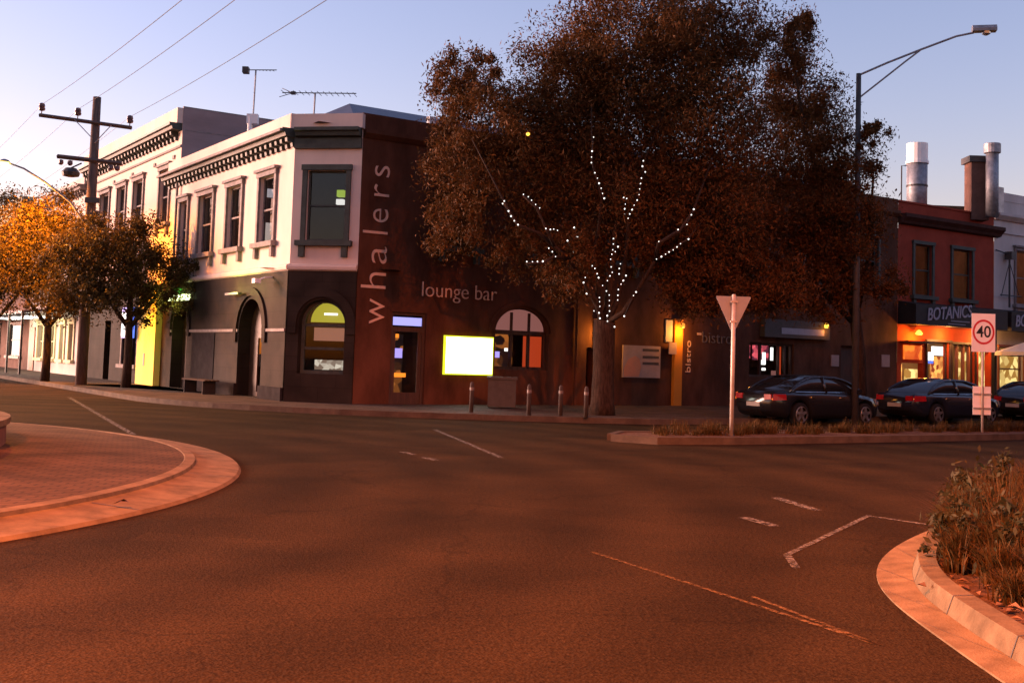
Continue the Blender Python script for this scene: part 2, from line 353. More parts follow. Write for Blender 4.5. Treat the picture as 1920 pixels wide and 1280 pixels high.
    def arch_band(s, cx, zt, r0, r1, y0, y1, legs=0):     # a proud hood mould round an arch
        N = 20; P = [(math.cos(PI*k/N), math.sin(PI*k/N)) for k in range(N+1)]
        for k in range(N):
            for (ra, rb, ya, yb) in ((r0, r1, y0, y0), (r1, r1, y0, y1), (r0, r0, y0, y1)):
                (ca, sa), (cb, sb) = P[k], P[k+1]
                if ra != rb: s.quad((cx-ra*ca, ya, zt+ra*sa), (cx-ra*cb, ya, zt+ra*sb), (cx-rb*cb, ya, zt+rb*sb), (cx-rb*ca, ya, zt+rb*sa))
                else: s.quad((cx-ra*ca, ya, zt+ra*sa), (cx-ra*cb, ya, zt+ra*sb), (cx-ra*cb, yb, zt+ra*sb), (cx-ra*ca, yb, zt+ra*sa))
        if legs:
            for sg in (-1, 1):
                a, b = sorted((cx+sg*r0, cx+sg*r1)); s.box(a, b, y0, y1, zt-legs, zt)
    def build(s, name, m, parent=None, smooth=False, kind=None):
        me = bpy.data.meshes.new(name)
        T = s.T
        if parent is not None: T = rootmat(parent).inverted() @ T
        me.from_pydata([tuple(T @ Vector(v)) for v in s.v], [], s.f); me.update()
        import bmesh
        if len(s.f) < 20000:
            bm = bmesh.new(); bm.from_mesh(me); bmesh.ops.recalc_face_normals(bm, faces=bm.faces); bm.to_mesh(me); bm.free()
        if smooth:
            for p in me.polygons: p.use_smooth = True
        me.materials.append(m)
        o = bpy.data.objects.new(name, me); COL.objects.link(o)
        if parent is not None: o.parent = parent
        if kind: o['kind'] = kind
        return o
def frame(o, u):
    u = Vector((u[0], u[1], 0)).normalized(); v = Vector((-u.y, u.x, 0))
    return Matrix(((u.x, v.x, 0, o[0]), (u.y, v.y, 0, o[1]), (0, 0, 1, o[2] if len(o) > 2 else 0), (0, 0, 0, 1)))
FR = frame((-4.63, 34.0), (.832, .555))      # the long brown front, x runs right, y runs into the block
FC = frame((-6.75, 34.42), (.981, -.196))    # the cut corner
FL = frame((-6.75, 34.42), (.555, -.832))    # the left street front, x = minus the distance from the corner
def at(F, x, y, z=0, rz=0): return F @ Matrix.Translation((x, y, z)) @ Matrix.Rotation(rz, 4, 'Z')
def copy_tree(o, parent=None):
    c = o.copy(); COL.objects.link(c)
    if parent is not None: c.parent = parent
    for ch in list(o.children): copy_tree(ch, c)
    return c
def glyph_mesh(ch, offset=0.0):
    cu = bpy.data.curves.new('glyph', 'FONT'); cu.body = ch; cu.extrude = .02; cu.offset = offset
    o = bpy.data.objects.new('glyph', cu); COL.objects.link(o)
    dg = bpy.context.evaluated_depsgraph_get(); dg.update()
    me = bpy.data.meshes.new_from_object(o.evaluated_get(dg))
    vs = [tuple(v.co) for v in me.vertices]; fs = [tuple(p.vertices) for p in me.polygons]
    bpy.data.objects.remove(o); bpy.data.curves.remove(cu); bpy.data.meshes.remove(me)
    return vs, fs
def text_into(mb, s, x0, x1, z0, z1, y, thick=.03, offset=0.0, shear=0.0, rise=0.0):
    vs, fs = glyph_mesh(s, offset)
    xa, xb = min(v[0] for v in vs), max(v[0] for v in vs); ya, yb = min(v[1] for v in vs), max(v[1] for v in vs)
    out = []
    for v in vs:
        t = (v[0]-xa)/(xb-xa); h = (v[1]-ya)/(yb-ya)
        out.append((x0+(x1-x0)*t+shear*h*(z1-z0), y-thick*(1 if v[2] > 0 else 0), z0+(z1-z0)*h+rise*t))
    mb.add(out, fs)

# ------------------------------------------------------------------ ground, roads, kerbs
g = MB(); g.quad((-700, -300, 0), (700, -300, 0), (700, 900, 0), (-700, 900, 0)); g.build('road', M['asphalt'], kind='structure')
def W(F, x, y): p = F @ Vector((x, y, 0)); return (p.x, p.y)
KR, KR2, KL = 7.5, 6.5, 3.5
kerb_line = [W(FL, -120, -KL), W(FL, -14, -KL), W(FL, -4, -KL)]
a0, a1, a2 = Vector(W(FL, -4, -KL)), Vector(W(FL, 4.4, -KL-.2)), Vector(W(FR, 5.0, -KR))
for k in range(1, 12):
    t = k/12; p = a0*(1-t)**2+a1*2*t*(1-t)+a2*t*t; kerb_line.append((p.x, p.y))
kerb_line += [W(FR, 5.0, -KR), W(FR, 10.2, -KR), W(FR, 10.9, -KR+.15), W(FR, 11.3, -KR2), W(FR, 60, -KR2), W(FR, 140, -KR2)]
back = [W(FR, 140, 2), W(FR, 0, 2), W(FL, 0, 2), W(FL, -120, 2)]
fp = MB(); fp.prism(kerb_line+back, .004, .146); fp.build('footpath', M['footpath'], kind='structure')
def ribbon(mb, line, w, z0, z1, side=1):
    n = len(line); L = [Vector(p) for p in line]; off = []
    for i in range(n):
        d = (L[min(i+1, n-1)]-L[max(i-1, 0)]).normalized(); off.append(L[i]+Vector((-d.y, d.x))*w*side)
    for i in range(n-1):
        a, b, c, d = L[i], L[i+1], off[i+1], off[i]
        mb.add([(a.x,a.y,z0),(b.x,b.y,z0),(c.x,c.y,z0),(d.x,d.y,z0),(a.x,a.y,z1),(b.x,b.y,z1),(c.x,c.y,z1),(d.x,d.y,z1)],
               [(0,1,5,4),(3,7,6,2),(4,5,6,7),(0,4,7,3),(1,2,6,5)])
kb = MB(); ribbon(kb, kerb_line, .16, .0, .152, -1)
ribbon(kb, [(x, y) for x, y in kerb_line], .16, .0, .151, 0.0)
kb.build('kerb', M['kerb_far'], kind='structure')

# roundabout island
IC = (-13.26, 13.19)
def ring(cx, cy, r, n=160): return [(cx+r*math.cos(2*PI*k/n), cy+r*math.sin(2*PI*k/n)) for k in range(n)]
ap = MB(); n = 160
prof = [(9.96, .0), (9.93, .035), (9.40, .075), (9.36, .085)]
vs = []; fs = []
for (r, z) in prof: vs += [(x, y, z) for x, y in ring(*IC, r, n)]
for i in range(len(prof)-1):
    for k in range(n): fs.append((i*n+k, i*n+(k+1) % n, (i+1)*n+(k+1) % n, (i+1)*n+k))
ap.add(vs, fs); ap.build('roundabout_apron', M['concrete'], kind='structure')
sj = MB()
for k in range(20):
    a = 2*PI*(k+.35)/20; c, s_ = math.cos(a), math.sin(a); t = .009
    P = [(9.41, .0795), (9.92, .0405)]
    q = [(IC[0]+r*c+sg*t*s_, IC[1]+r*s_-sg*t*c, z) for r, z in P for sg in (-1, 1)]
    sj.quad(q[0], q[1], q[3], q[2])
sj.build('roundabout_apron_joint_lines', M['steel_dark'], kind='structure')
ki = MB(); vs = []; fs = []; prof = [(9.36, .04), (9.35, .125), (9.22, .135), (9.20, .12)]
for (r, z) in prof: vs += [(x, y, z) for x, y in ring(*IC, r, n)]
for i in range(len(prof)-1):
    for k in range(n): fs.append((i*n+k, i*n+(k+1) % n, (i+1)*n+(k+1) % n, (i+1)*n+k))
ki.add(vs, fs); ki.build('roundabout_kerb', M['concrete'], kind='structure')
dk = MB(); dk.add([(x, y, .125) for x, y in ring(*IC, 9.21, n)]+[(IC[0], IC[1], .3)], [(k, (k+1) % n, n) for k in range(n)])
dk.build('roundabout_paving', M['pavers'], kind='structure')
pr = root('planter_wall', 'low round dark brick planter wall in the middle of the paved roundabout', 'planter', Matrix.Translation((-12.6, 14.5, .2)))
pm = MB(Matrix.Translation((-12.6, 14.5, .0))); pm.lathe([(5.75, .15), (5.75, .46), (5.4, .46), (5.4, .3), (.05, .3)], 64); pm.build('wall', M['redbrown'], pr)
cpm = MB(Matrix.Translation((-12.6, 14.5, .0))); cpm.lathe([(5.80, .464), (5.80, .55), (5.36, .55), (5.36, .464)], 64); cpm.build('coping', M['kerbstone'], pr)
lf = MB(Matrix.Translation((-3.72, 11.15, .095))); lf.add([(-.07,-.03,0),(0,-.06,.03),(.08,0,.02),(.03,.05,.035),(-.05,.04,.0)], [(0,1,2,3,4)]); lf.add([(-.03,.0,.02),(.04,-.03,.05),(.06,.04,.02)], [(0,1,2)])
tag(lf.build('fallen_leaf', M['wood_dark']), 'single dark fallen leaf lying on the pale roundabout apron', 'leaf')

# near planted kerb bed on the right
apron = [(9.0, 15.6), (6.2, 13.6), (4.9, 12.5), (4.4, 11.84), (3.73, 10.82), (3.27, 9.96), (3.0, 9.29), (2.86, 8.83), (2.77, 8.41), (2.70, 7.9), (2.66, 7.2), (2.62, 6.0), (2.6, 3.0)]
kfront = [(9.2, 15.1), (6.4, 13.15), (5.0, 12.0), (4.13, 11.1), (3.62, 10.1), (3.27, 9.25), (3.06, 8.6), (2.95, 8.05), (2.90, 7.5), (2.86, 6.9), (2.83, 6.2), (2.82, 5.0), (2.8, 3.0)]
kback = [(9.3, 14.9), (6.5, 12.97), (5.15, 11.85), (4.29, 10.97), (3.78, 10.0), (3.43, 9.18), (3.23, 8.55), (3.12, 8.02), (3.07, 7.48), (3.03, 6.9), (3.0, 6.2), (2.99, 5.0), (2.97, 3.0)]
def smooth_line(L, it=2):
    for _ in range(it):
        o = [L[0]]
        for i in range(len(L)-1):
            a, b = L[i], L[i+1]; o += [(a[0]*.75+b[0]*.25, a[1]*.75+b[1]*.25), (a[0]*.25+b[0]*.75, a[1]*.25+b[1]*.75)]
        L = o+[L[-1]]
    return L
apron, kfront, kback = smooth_line(apron), smooth_line(kfront), smooth_line(kback)
def strip(mb, A, B, za, zb):
    n = len(A); mb.add([(x, y, za) for x, y in A]+[(x, y, zb) for x, y in B], [(i, i+1, n+i+1, n+i) for i in range(n-1)])
nb = MB(); strip(nb, apron, kfront, .012, .035); strip(nb, apron, apron, 0, .012); nb.build('kerb_channel', M['concrete'], kind='structure')
kmid = [(a[0]*.75+b[0]*.25, a[1]*.75+b[1]*.25) for a, b in zip(kfront, kback)]
nk = MB(); strip(nk, kfront, kmid, .03, .155); strip(nk, kmid, kback, .155, .165); strip(nk, kback, kback, .165, .02)
nk.build('garden_kerb', M['kerbstone'], kind='structure')
kj = MB(); acc = 0
for i in range(1, len(kfront)):
    a_, b_ = Vector(kfront[i-1]), Vector(kfront[i]); acc += (b_-a_).length
    if acc > 1.1:
        acc = 0; f_, m_, k_ = Vector(kfront[i]), Vector(kmid[i]), Vector(kback[i]); d_ = (b_-a_).normalized()*.006
        for p_, q_, zp, zq in ((f_, m_, .033, .157), (m_, k_, .158, .168)):
            o_ = (f_-k_).normalized()*.003
            kj.quad((*(p_-d_+o_), zp), (*(p_+d_+o_), zp), (*(q_+d_+o_), zq), (*(q_-d_+o_), zq))
        g_ = Vector(apron[i]); kj.quad((*(g_-d_), .0145), (*(g_+d_), .0145), (*(f_+d_), .0385), (*(f_-d_), .0385))
kj.build('garden_kerb_joint_lines', M['steel_dark'], kind='structure')
sl = MB(); poly = kback+[(2.99, -3), (30, -3), (30, 26), (16, 19)]
sl.add([(x, y, .11) for x, y in poly], [tuple(range(len(poly)))]); sl.build('garden_bed', M['soil'], kind='structure')

# planted splitter island carrying the two signs
sp = [(2.2, 23.6), (3.0, 23.1), (4.5, 23.7), (10, 27.1), (22, 35.0), (21.2, 36.2), (9.2, 28.6), (4.0, 25.4), (2.5, 24.6)]
si = MB(); si.prism(sp, .004, .13); si.build('splitter_island', M['soil'], kind='structure')
sk = MB(); ribbon(sk, sp+[sp[0]], .15, 0, .15, -1); sk.build('splitter_kerb', M['kerb_far'], kind='structure')

# lines laid on the road
def line(name, a, b, w, m, dash=None, bend=0):
    mb = MB(); A, B = Vector(a), Vector(b); L = (B-A).length; d = (B-A)/L; nrm = Vector((-d.y, d.x))*w/2
    seg = [(0, L)] if not dash else [(t, min(L, t+dash[0])) for t in np.arange(0, L, dash[0]+dash[1])]
    for s0, s1 in seg:
        p, q = A+d*s0, A+d*s1
        mb.quad((*(p-nrm), .005), (*(q-nrm), .005), (*(q+nrm), .005), (*(p+nrm), .005))
    return mb.build(name, m, kind='structure')
line('road_marking_lane', (-13.64, 35.6), (-6.9, 21.2), .12, M['paint_line'])  # thin pale lines on the asphalt
line('road_marking_lane', (-1.62, 25.5), (-.08, 18.75), .10, M['paint_line'])
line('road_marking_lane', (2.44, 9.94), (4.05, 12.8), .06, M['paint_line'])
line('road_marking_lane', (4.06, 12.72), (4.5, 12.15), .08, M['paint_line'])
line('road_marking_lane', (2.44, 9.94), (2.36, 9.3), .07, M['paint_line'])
line('road_marking_lane', (.75, 9.76), (2.22, 6.79), .045, M['paint_yellow'])  # light trails of passing indicators, painted as thin yellow lines
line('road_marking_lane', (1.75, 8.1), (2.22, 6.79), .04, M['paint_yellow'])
line('road_marking_give_way', (-1.75, 19.3), (-1.1, 17.9), .12, M['paint_line'], (.55, .5))
line('road_marking_give_way', (3.35, 14.25), (3.55, 13.1), .14, M['paint_line'])
line('road_marking_give_way', (2.55, 12.3), (2.75, 11.7), .14, M['paint_line'])

# ------------------------------------------------------------------ architectural pieces
def window(parent, T, x0, x1, z0, z1, y=0, fm='trim', pane='glass_dark', arch=.13, sill=True, brackets=True, bar=True, proud=.07, head=True, deep=.16):
    f = MB(T)
    f.box(x0-arch, x0, y-proud, y, z0, z1); f.box(x1, x1+arch, y-proud, y, z0, z1)
    f.box(x0-arch-.03, x1+arch+.03, y-proud-.03, y, z1+.003, z1+arch+.02)
    if head: f.box(x0-arch-.1, x1+arch+.1, y-proud-.1, y, z1+arch+.023, z1+arch+.11)
    w = .06; yb = y+deep
    f.box(x0, x0+w, yb-.05, yb+.01, z0, z1); f.box(x1-w, x1, yb-.05, yb+.01, z0, z1)
    f.box(x0+w, x1-w, yb-.05, yb+.01, z0, z0+w); f.box(x0+w, x1-w, yb-.05, yb+.01, z1-w, z1)
    if bar: f.box(x0+w, x1-w, yb-.07, yb+.012, (z0+z1)/2-.03, (z0+z1)/2+.03)
    fo = f.build('window', M[fm], parent)
    p = MB(T); p.quad((x0+w, yb-.015, z0+w), (x1-w, yb-.015, z0+w), (x1-w, yb-.015, z1-w), (x0+w, yb-.015, z1-w)); p.build('pane', M[pane], fo)
    if sill:
        s = MB(T); s.box(x0-arch-.12, x1+arch+.12, y-.2, y+.02, z0-.16, z0-.003)
        if brackets:
            for xa in (x0-arch-.02, x1-.05): s.box(xa, xa+.18, y-.12, y, z0-.5, z0-.163)
        s.build('sill', M[fm], fo)
    return fo
def lamp_glow(parent, T, name, m, x0, x1, y0, y1, z0, z1):
    b = MB(T); b.box(x0, x1, y0, y1, z0, z1); return b.build(name, m, parent)
def cornice(parent, T, x0, x1, ztop, zdent, out=.42, m='trim', dent=True, step=.42, name='cornice'):
    c = MB(T)
    c.xprism([(0, ztop), (-out, ztop), (-out, ztop-.10), (-out+.09, ztop-.13), (-out+.12, ztop-.24), (0, ztop-.28)], x0, x1)
    if dent:
        k = x0+.12
        while k < x1-.15:
            c.xprism([(0, ztop-.283), (-.30, ztop-.283), (-.28, ztop-.40), (-.12, zdent+.12), (-.10, zdent), (0, zdent)], k, k+.16); k += step
    return c.build(name, M[m], parent)

# ------------------------------------------------------------------ the corner hotel
hotel = root('hotel_building', 'two storey corner hotel with pink upper storey, grey base and dark brown side wall', 'building', Matrix.Translation((-5.7, 34.2, .15)))
HL = 11.2
LW = [(1.24, 2.81), (4.16, 5.8), (7.0, 8.77), (9.82, 11.0)]
w = MB(FL); w.wall(-HL, 0, 4.15, 8.86, [(-b+.14, -a-.14, 5.08, 7.2) for a, b in LW]); w.build('upper_wall', M['pink'], hotel)
w = MB(FC); w.wall(0, 2.16, 4.15, 8.84, [(.46, 1.70, 5.0, 7.14)]); w.build('upper_wall', M['pink'], hotel)
A = [(1.85, 3.95, .16, 3.3, 1.05), (9.25, 11.05, .16, 3.3, .9)]
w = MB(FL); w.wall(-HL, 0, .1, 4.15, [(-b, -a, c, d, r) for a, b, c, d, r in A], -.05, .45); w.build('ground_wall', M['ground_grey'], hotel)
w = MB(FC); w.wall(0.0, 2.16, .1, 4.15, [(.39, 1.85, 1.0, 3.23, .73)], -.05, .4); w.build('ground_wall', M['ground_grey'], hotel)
w = MB(FL); w.xprism([(-.05, 4.08), (-.12, 4.12), (-.14, 4.2), (-.12, 4.26), (.0, 4.30)], -HL, .05); w.build('string_course', M['pink'], hotel)
w = MB(FC); w.xprism([(-.05, 4.08), (-.12, 4.12), (-.14, 4.2), (-.12, 4.26), (.0, 4.30)], -.02, 2.16); w.build('string_course', M['pink'], hotel)
w = MB(FL)
for a, b in ((0, 1.85), (3.95, 9.25), (11.05, 11.2)): w.box(-b, -a, -.10, -.05, 2.24, 2.33)
w.build('dado_rail', M['trim_pale'], hotel)
w = MB(FL)
for a, b in ((0, 1.85), (3.95, 9.25)): w.box(-b, -a, -.13, -.05, .1, .55)
w.box(-8.6, -6.2, -.075, -.053, .6, 2.2)
w.build('plinth', mat('dark plinth paint', (.022, .019, .02), .95, spec=.02), hotel)
w = MB(FL); w.arch_band(-2.9, 2.25, 1.15, 1.42, -.12, -.05, .35); w.build('hood_mould', M['ground_grey'], hotel)
w = MB(FL); w.arch_band(-10.15, 2.4, 1.0, 1.25, -.12, -.05, .3); w.build('hood_mould', M['ground_grey'], hotel)
w = MB(FC); w.arch_band(1.12, 2.5, .80, 1.06, -.12, -.05, .3); w.build('hood_mould', M['ground_grey'], hotel)
cornice(hotel, FL, -HL-1.2, .12, 8.40, 7.86, .48)
cornice(hotel, FC, .1, 2.14, 8.40, 7.86, .40, dent=False)
w = MB(FC); w.box(.02, 2.15, -.12, 0, 7.80, 8.115); w.build('frieze', M['trim'], hotel)
w = MB(FL); w.xprism([(-.20, 8.404), (-.20, 8.86), (.3, 8.86), (.3, 8.404)], -HL-.9, .1); w.build('parapet', M['pink'], hotel)
w = MB(FC); w.xprism([(-.20, 8.404), (-.20, 8.84), (.3, 8.84), (.3, 8.404)], -.1, 2.2); w.build('parapet', M['pink'], hotel)
gu = MB(FL); gu.box(-HL-1.25, .1, -.55, -.485, 8.28, 8.36); gu.build('gutter', M['trim_pale'], hotel)
for a, b in LW: window(hotel, FL, -b+.14, -a-.14, 5.08, 7.2, 0, 'trim_pale', 'glass_dark', .14, proud=.08)
window(hotel, FC, .46, 1.70, 5.0, 7.14, 0, 'trim', 'glass_dark', .15, proud=.07, head=False)
for (a, b), zz in zip(LW[1:3]+LW[:1], (6.2, 6.15, 6.0)):  # emissive strips behind the panes imitate bright sky showing through
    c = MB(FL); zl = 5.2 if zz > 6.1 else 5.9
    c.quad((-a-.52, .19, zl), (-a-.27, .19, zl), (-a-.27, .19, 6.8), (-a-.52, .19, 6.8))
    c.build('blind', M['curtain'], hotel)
lamp_glow(hotel, FC, 'pendant_lamp', M['tube_lime'], 1.22, 1.44, .5, .7, 6.42, 6.62)
lamp_glow(hotel, FC, 'pendant_lamp', M['shop_white'], 1.20, 1.42, .52, .7, 6.18, 6.34)
# ground floor doors and windows of the left side
for cx, r, zt in ((-2.9, 1.05, 2.25), (-10.15, .9, 2.4)):
    d = MB(FL); d.wall(cx-r, cx+r, .15, zt+r, [(cx-r*.35, cx+r*.45, .3, 2.05)], .38, .06); do = d.build('door', M['wood_dark'], hotel)
    d = MB(FL); d.quad((cx-r*.35, .42, .3), (cx+r*.45, .42, .3), (cx+r*.45, .42, 2.05), (cx-r*.35, .42, 2.05)); d.build('pane', M['glass_dark'], do)
    d = MB(FL); d.box(cx+r*.12, cx+r*.3, .44, .5, .3, 1.9); d.box(cx+r*.5, cx+r*.62, .30, .37, .3, 1.9); d.build('door_leaf', M['wood_red'], do)
wf = MB(FC); wf.arch_band(1.12, 2.5, .63, .73, .22, .30, 1.5); wf.box(.49, 1.75, .22, .30, 1.0, 1.1); wf.box(.49, 1.75, .22, .30, 2.42, 2.5); wf.box(.49, 1.75, .23, .29, 1.72, 1.80)
wo_ = wf.build('window', M['trim'], hotel)
p = MB(FC); p.quad((.49, .27, 1.1), (1.75, .27, 1.1), (1.75, .27, 2.42), (.49, .27, 2.42)); N = 16
p.add([(1.12, .27, 2.5)]+[(1.12+.63*math.cos(PI*k/N), .27, 2.5+.63*math.sin(PI*k/N)) for k in range(N+1)], [(0, k+1, k+2) for k in range(N)]); p.build('pane', M['glass'], wo_)
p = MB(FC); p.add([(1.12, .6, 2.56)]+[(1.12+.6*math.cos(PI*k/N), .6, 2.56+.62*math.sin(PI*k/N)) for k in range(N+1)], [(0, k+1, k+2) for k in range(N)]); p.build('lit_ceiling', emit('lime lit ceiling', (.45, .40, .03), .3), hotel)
lamp_glow(hotel, FC, 'ceiling_lamp', M['shop_white'], 1.0, 1.4, .45, .55, 2.78, 2.84)
lamp_glow(hotel, FC, 'counter_light', emit('counter light', (.9, .78, .62), .26, True, (.25, .17, .12), 7), .72, 1.7, .55, .62, 1.12, 1.42)
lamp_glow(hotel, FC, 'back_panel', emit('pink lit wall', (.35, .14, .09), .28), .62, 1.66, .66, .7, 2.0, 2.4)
# the long brown wall
RW = [(2.9, 4.1), (6.2, 7.4), (9.5, 10.7), (12.8, 14.0), (16.1, 17.3), (19.4, 20.6), (22.6, 23.8)]
RH = [(a, b, 5.1, 7.2) for a, b in RW]+[(1.21, 2.42, .15, 2.95), (4.98, 7.1, 1.28, 3.3, .8), (8.70, 8.98, .15, 2.1), (16.45, 18.87, 1.25, 2.55), (21.6, 23.0, .15, 2.6)]
w = MB(FR); w.wall(0.0, 25.1, .1, 8.82, RH, 0, .3); w.build('brown_wall', M['brown'], hotel)
for a, b in RW: window(hotel, FR, a, b, 5.1, 7.2, 0, 'trim', 'glass_dark', .12)
c = MB(FR); c.xprism([(0, 8.40), (-.16, 8.40), (-.16, 8.28), (-.04, 8.15), (0, 8.15)], .02, 25.1); c.build('cornice', M['brown'], hotel)
c = MB(FR); c.box(-.01, 25.1, .0, .3, 8.823, 8.90); c.build('parapet', M['brown'], hotel)
rf = MB(FR); rf.add([(-.1, .4, 8.75), (25, .4, 8.75), (25, 10, 8.75), (-1.1, 10, 8.7), (1.35, 3.9, 10.05), (22, 3.9, 10.05), (-1.1, 1.5, 8.75)], [(0, 1, 5, 4), (1, 2, 5), (2, 3, 4, 5), (3, 6, 4), (6, 0, 4)]); rf.build('roof', M['roof'], hotel)
rf = MB(FL); rf.quad((-HL, .3, 8.55), (1, .3, 8.55), (1, 9, 8.65), (-HL, 9, 8.65)); rf.build('roof', M['roof'], hotel)
lamp_glow(hotel, FR, 'roof_vent', M['white_paint'], 2.55, 2.75, .5, .7, 8.92, 9.25)
dp = MB(FR); dp.tube([(8.2, -.08, .15), (8.2, -.08, 8.1), (8.2, -.02, 8.3)], .05, 8)
dp.build('downpipe', M['brown'], hotel)
dp = MB(FL); dp.tube([(-11.1, -.12, 4.4), (-11.1, -.12, 8.0)], .05, 8); dp.build('downpipe', M['trim_pale'], hotel)
# interior backing
for T, x0, x1, yb in ((FL, -HL, -1.5, 4.0), (FC, -1.2, 3.2, 3.2), (FR, 1.5, 25.0, 3.0)):
    b = MB(T); b.quad((x0, yb, .1), (x1, yb, .1), (x1, yb, 8.6), (x0, yb, 8.6)); b.quad((x0, .5, 4.2), (x1, .5, 4.2), (x1, yb, 4.2), (x0, yb, 4.2)); b.build('interior_wall', M['interior'], hotel)
# bar door
d = MB(FR); d.box(1.21, 1.30, .08, .2, .15, 2.95); d.box(2.33, 2.42, .08, .2, .15, 2.95); d.box(1.30, 2.33, .08, .2, 2.86, 2.95); d.box(1.30, 2.33, .08, .2, 2.36, 2.50)
d.box(1.30, 1.42, .11, .17, .15, 2.36); d.box(2.21, 2.33, .11, .17, .15, 2.36); d.box(1.42, 2.21, .11, .17, .15, .5); do = d.build('door', M['wood_dark'], hotel)
d = MB(FR); d.quad((1.42, .14, .5), (2.21, .14, .5), (2.21, .14, 2.36), (1.42, .14, 2.36)); d.build('pane', M['glass'], do)
lamp_glow(hotel, FR, 'transom_light', M['blue_sign'], 1.31, 2.32, .12, .16, 2.55, 2.80)
for (x0, x1, z0, z1, mm) in ((1.55, 1.95, 2.18, 2.30, 'amber_soft'), (1.85, 2.1, 1.55, 1.85, 'violet'), (1.25, 1.55, .98, 1.10, 'amber_soft'), (1.85, 2.25, .95, 1.08, 'amber_soft'), (1.2, 2.5, .3, 2.3, 'bar_glow')):
    yy = .9 if mm != 'bar_glow' else 1.6
    lamp_glow(hotel, FR, 'bar_lamp' if mm != 'bar_glow' else 'bar_back', M[mm], x0, x1, yy, yy+.06, z0, z1)
# arched bar window
N = 16; AX, AW = 6.04, 1.06
f = MB(FR)
for xa in (4.98, 5.66, 6.36, 7.02): f.box(xa, xa+.08, .14, .24, 1.28, 2.5 if xa in (4.98, 7.02) else 3.15)
f.box(5.06, 7.02, .13, .25, 2.42, 2.56); f.box(5.06, 7.02, .14, .24, 1.28, 1.38); fo = f.build('window', M['wood_dark'], hotel)
p = MB(FR); p.quad((5.06, .19, 1.38), (7.02, .19, 1.38), (7.02, .19, 2.42), (5.06, .19, 2.42)); p.build('pane', M['glass'], fo)
p = MB(FR); p.add([(AX, .20, 2.56)]+[(AX+.98*math.cos(PI*k/N), .20, 2.56+.70*math.sin(PI*k/N)) for k in range(N+1)], [(0, k+1, k+2) for k in range(N)]); p.build('blind', M['pink_blind'], fo)
lamp_glow(hotel, FR, 'curtain', M['red_glow'], 6.48, 7.2, .55, .6, 1.38, 2.40)
lamp_glow(hotel, FR, 'bar_back', M['bar_glow'], 5.0, 6.6, 1.4, 1.46, 1.3, 2.5)
lamp_glow(hotel, FR, 'bar_lamp', M['violet'], 5.42, 5.56, .6, .65, 1.66, 1.86)
lamp_glow(hotel, FR, 'bar_lamp', M['shop_white'], 5.78, 5.88, .6, .65, 1.88, 1.98)
w = MB(FR); w.arch_band(AX, 2.5, AW+.05, AW+.24, -.05, 0, 0)
w.v = [(x, y, 2.5+(z-2.5)*.78) for x, y, z in w.v]; w.build('hood_mould', M['brown'], hotel)
# pilasters lit by wall lamps, bistro bay
w = MB(FR); w.box(8.98, 9.32, -.10, 0, .15, 3.1); w.build('pilaster', M['orange_wall'], hotel)
w = MB(FR); w.box(12.56, 12.94, -.14, 0, .15, 3.25); w.build('pilaster', M['orange_wall'], hotel)
def wall_light(parent, T, x, y, z, m, e, c, r=.06, name='wall_lamp', down=True):
    b = MB(T); b.lathe([(.02, .12), (.07, .10), (r+.03, -.02), (r, -.08)], 12, (x, y, z)); bo = b.build(name, M[m], parent, True)
    l = bpy.data.lights.new(name+'_light', 'POINT'); l.energy = e; l.color = c; l.shadow_soft_size = .08
    lo = bpy.data.objects.new(name+'_light', l); COL.objects.link(lo); lo.matrix_world = T @ Matrix.Translation((x, y-.12, z-.22))
    return bo
wall_light(hotel, FR, 9.12, -.25, 2.75, 'amber', 8, (1, .42, .06))
wall_light(hotel, FR, 12.72, -.36, 3.0, 'amber_soft', 8, (1, .36, .04))
wall_light(hotel, FR, 20.36, -.32, 3.32, 'amber', 1, (1, .3, .04))
# shop window of the bistro end
f = MB(FR)
for xa in (16.45, 17.1, 18.1, 18.45, 18.79): f.box(xa, xa+.08, .10, .2, 1.25, 2.55)
f.box(16.53, 18.79, .10, .2, 2.47, 2.55); f.box(16.53, 18.79, .10, .2, 1.25, 1.33); fo = f.build('window', M['wood_dark'], hotel)
p = MB(FR); p.quad((16.53, .15, 1.33), (18.79, .15, 1.33), (18.79, .15, 2.47), (16.53, .15, 2.47)); p.build('pane', M['glass'], fo)
for x0, x1, z0, z1, mm in ((16.55, 17.1, 1.95, 2.45, 'pink_glow'), (16.55, 17.05, 1.38, 1.55, 'red_glow'), (17.25, 18.1, 1.9, 2.46, 'pink_glow'), (17.75, 17.95, 1.72, 2.2, 'shop_white'), (17.78, 17.95, 1.5, 1.6, 'shop_white'), (18.24, 18.36, 1.9, 2.4, 'canopy_light'), (18.58, 18.8, 1.35, 2.45, 'red_glow'), (18.3, 18.6, 1.3, 1.5, 'pink_blind')):
    lamp_glow(hotel, FR, 'shop_display', M[mm], x0, x1, .6, .64, z0, z1)
d = MB(FR); d.box(21.6, 23.0, .2, .26, .15, 2.6); d.build('door', M['wood_dark'], hotel)
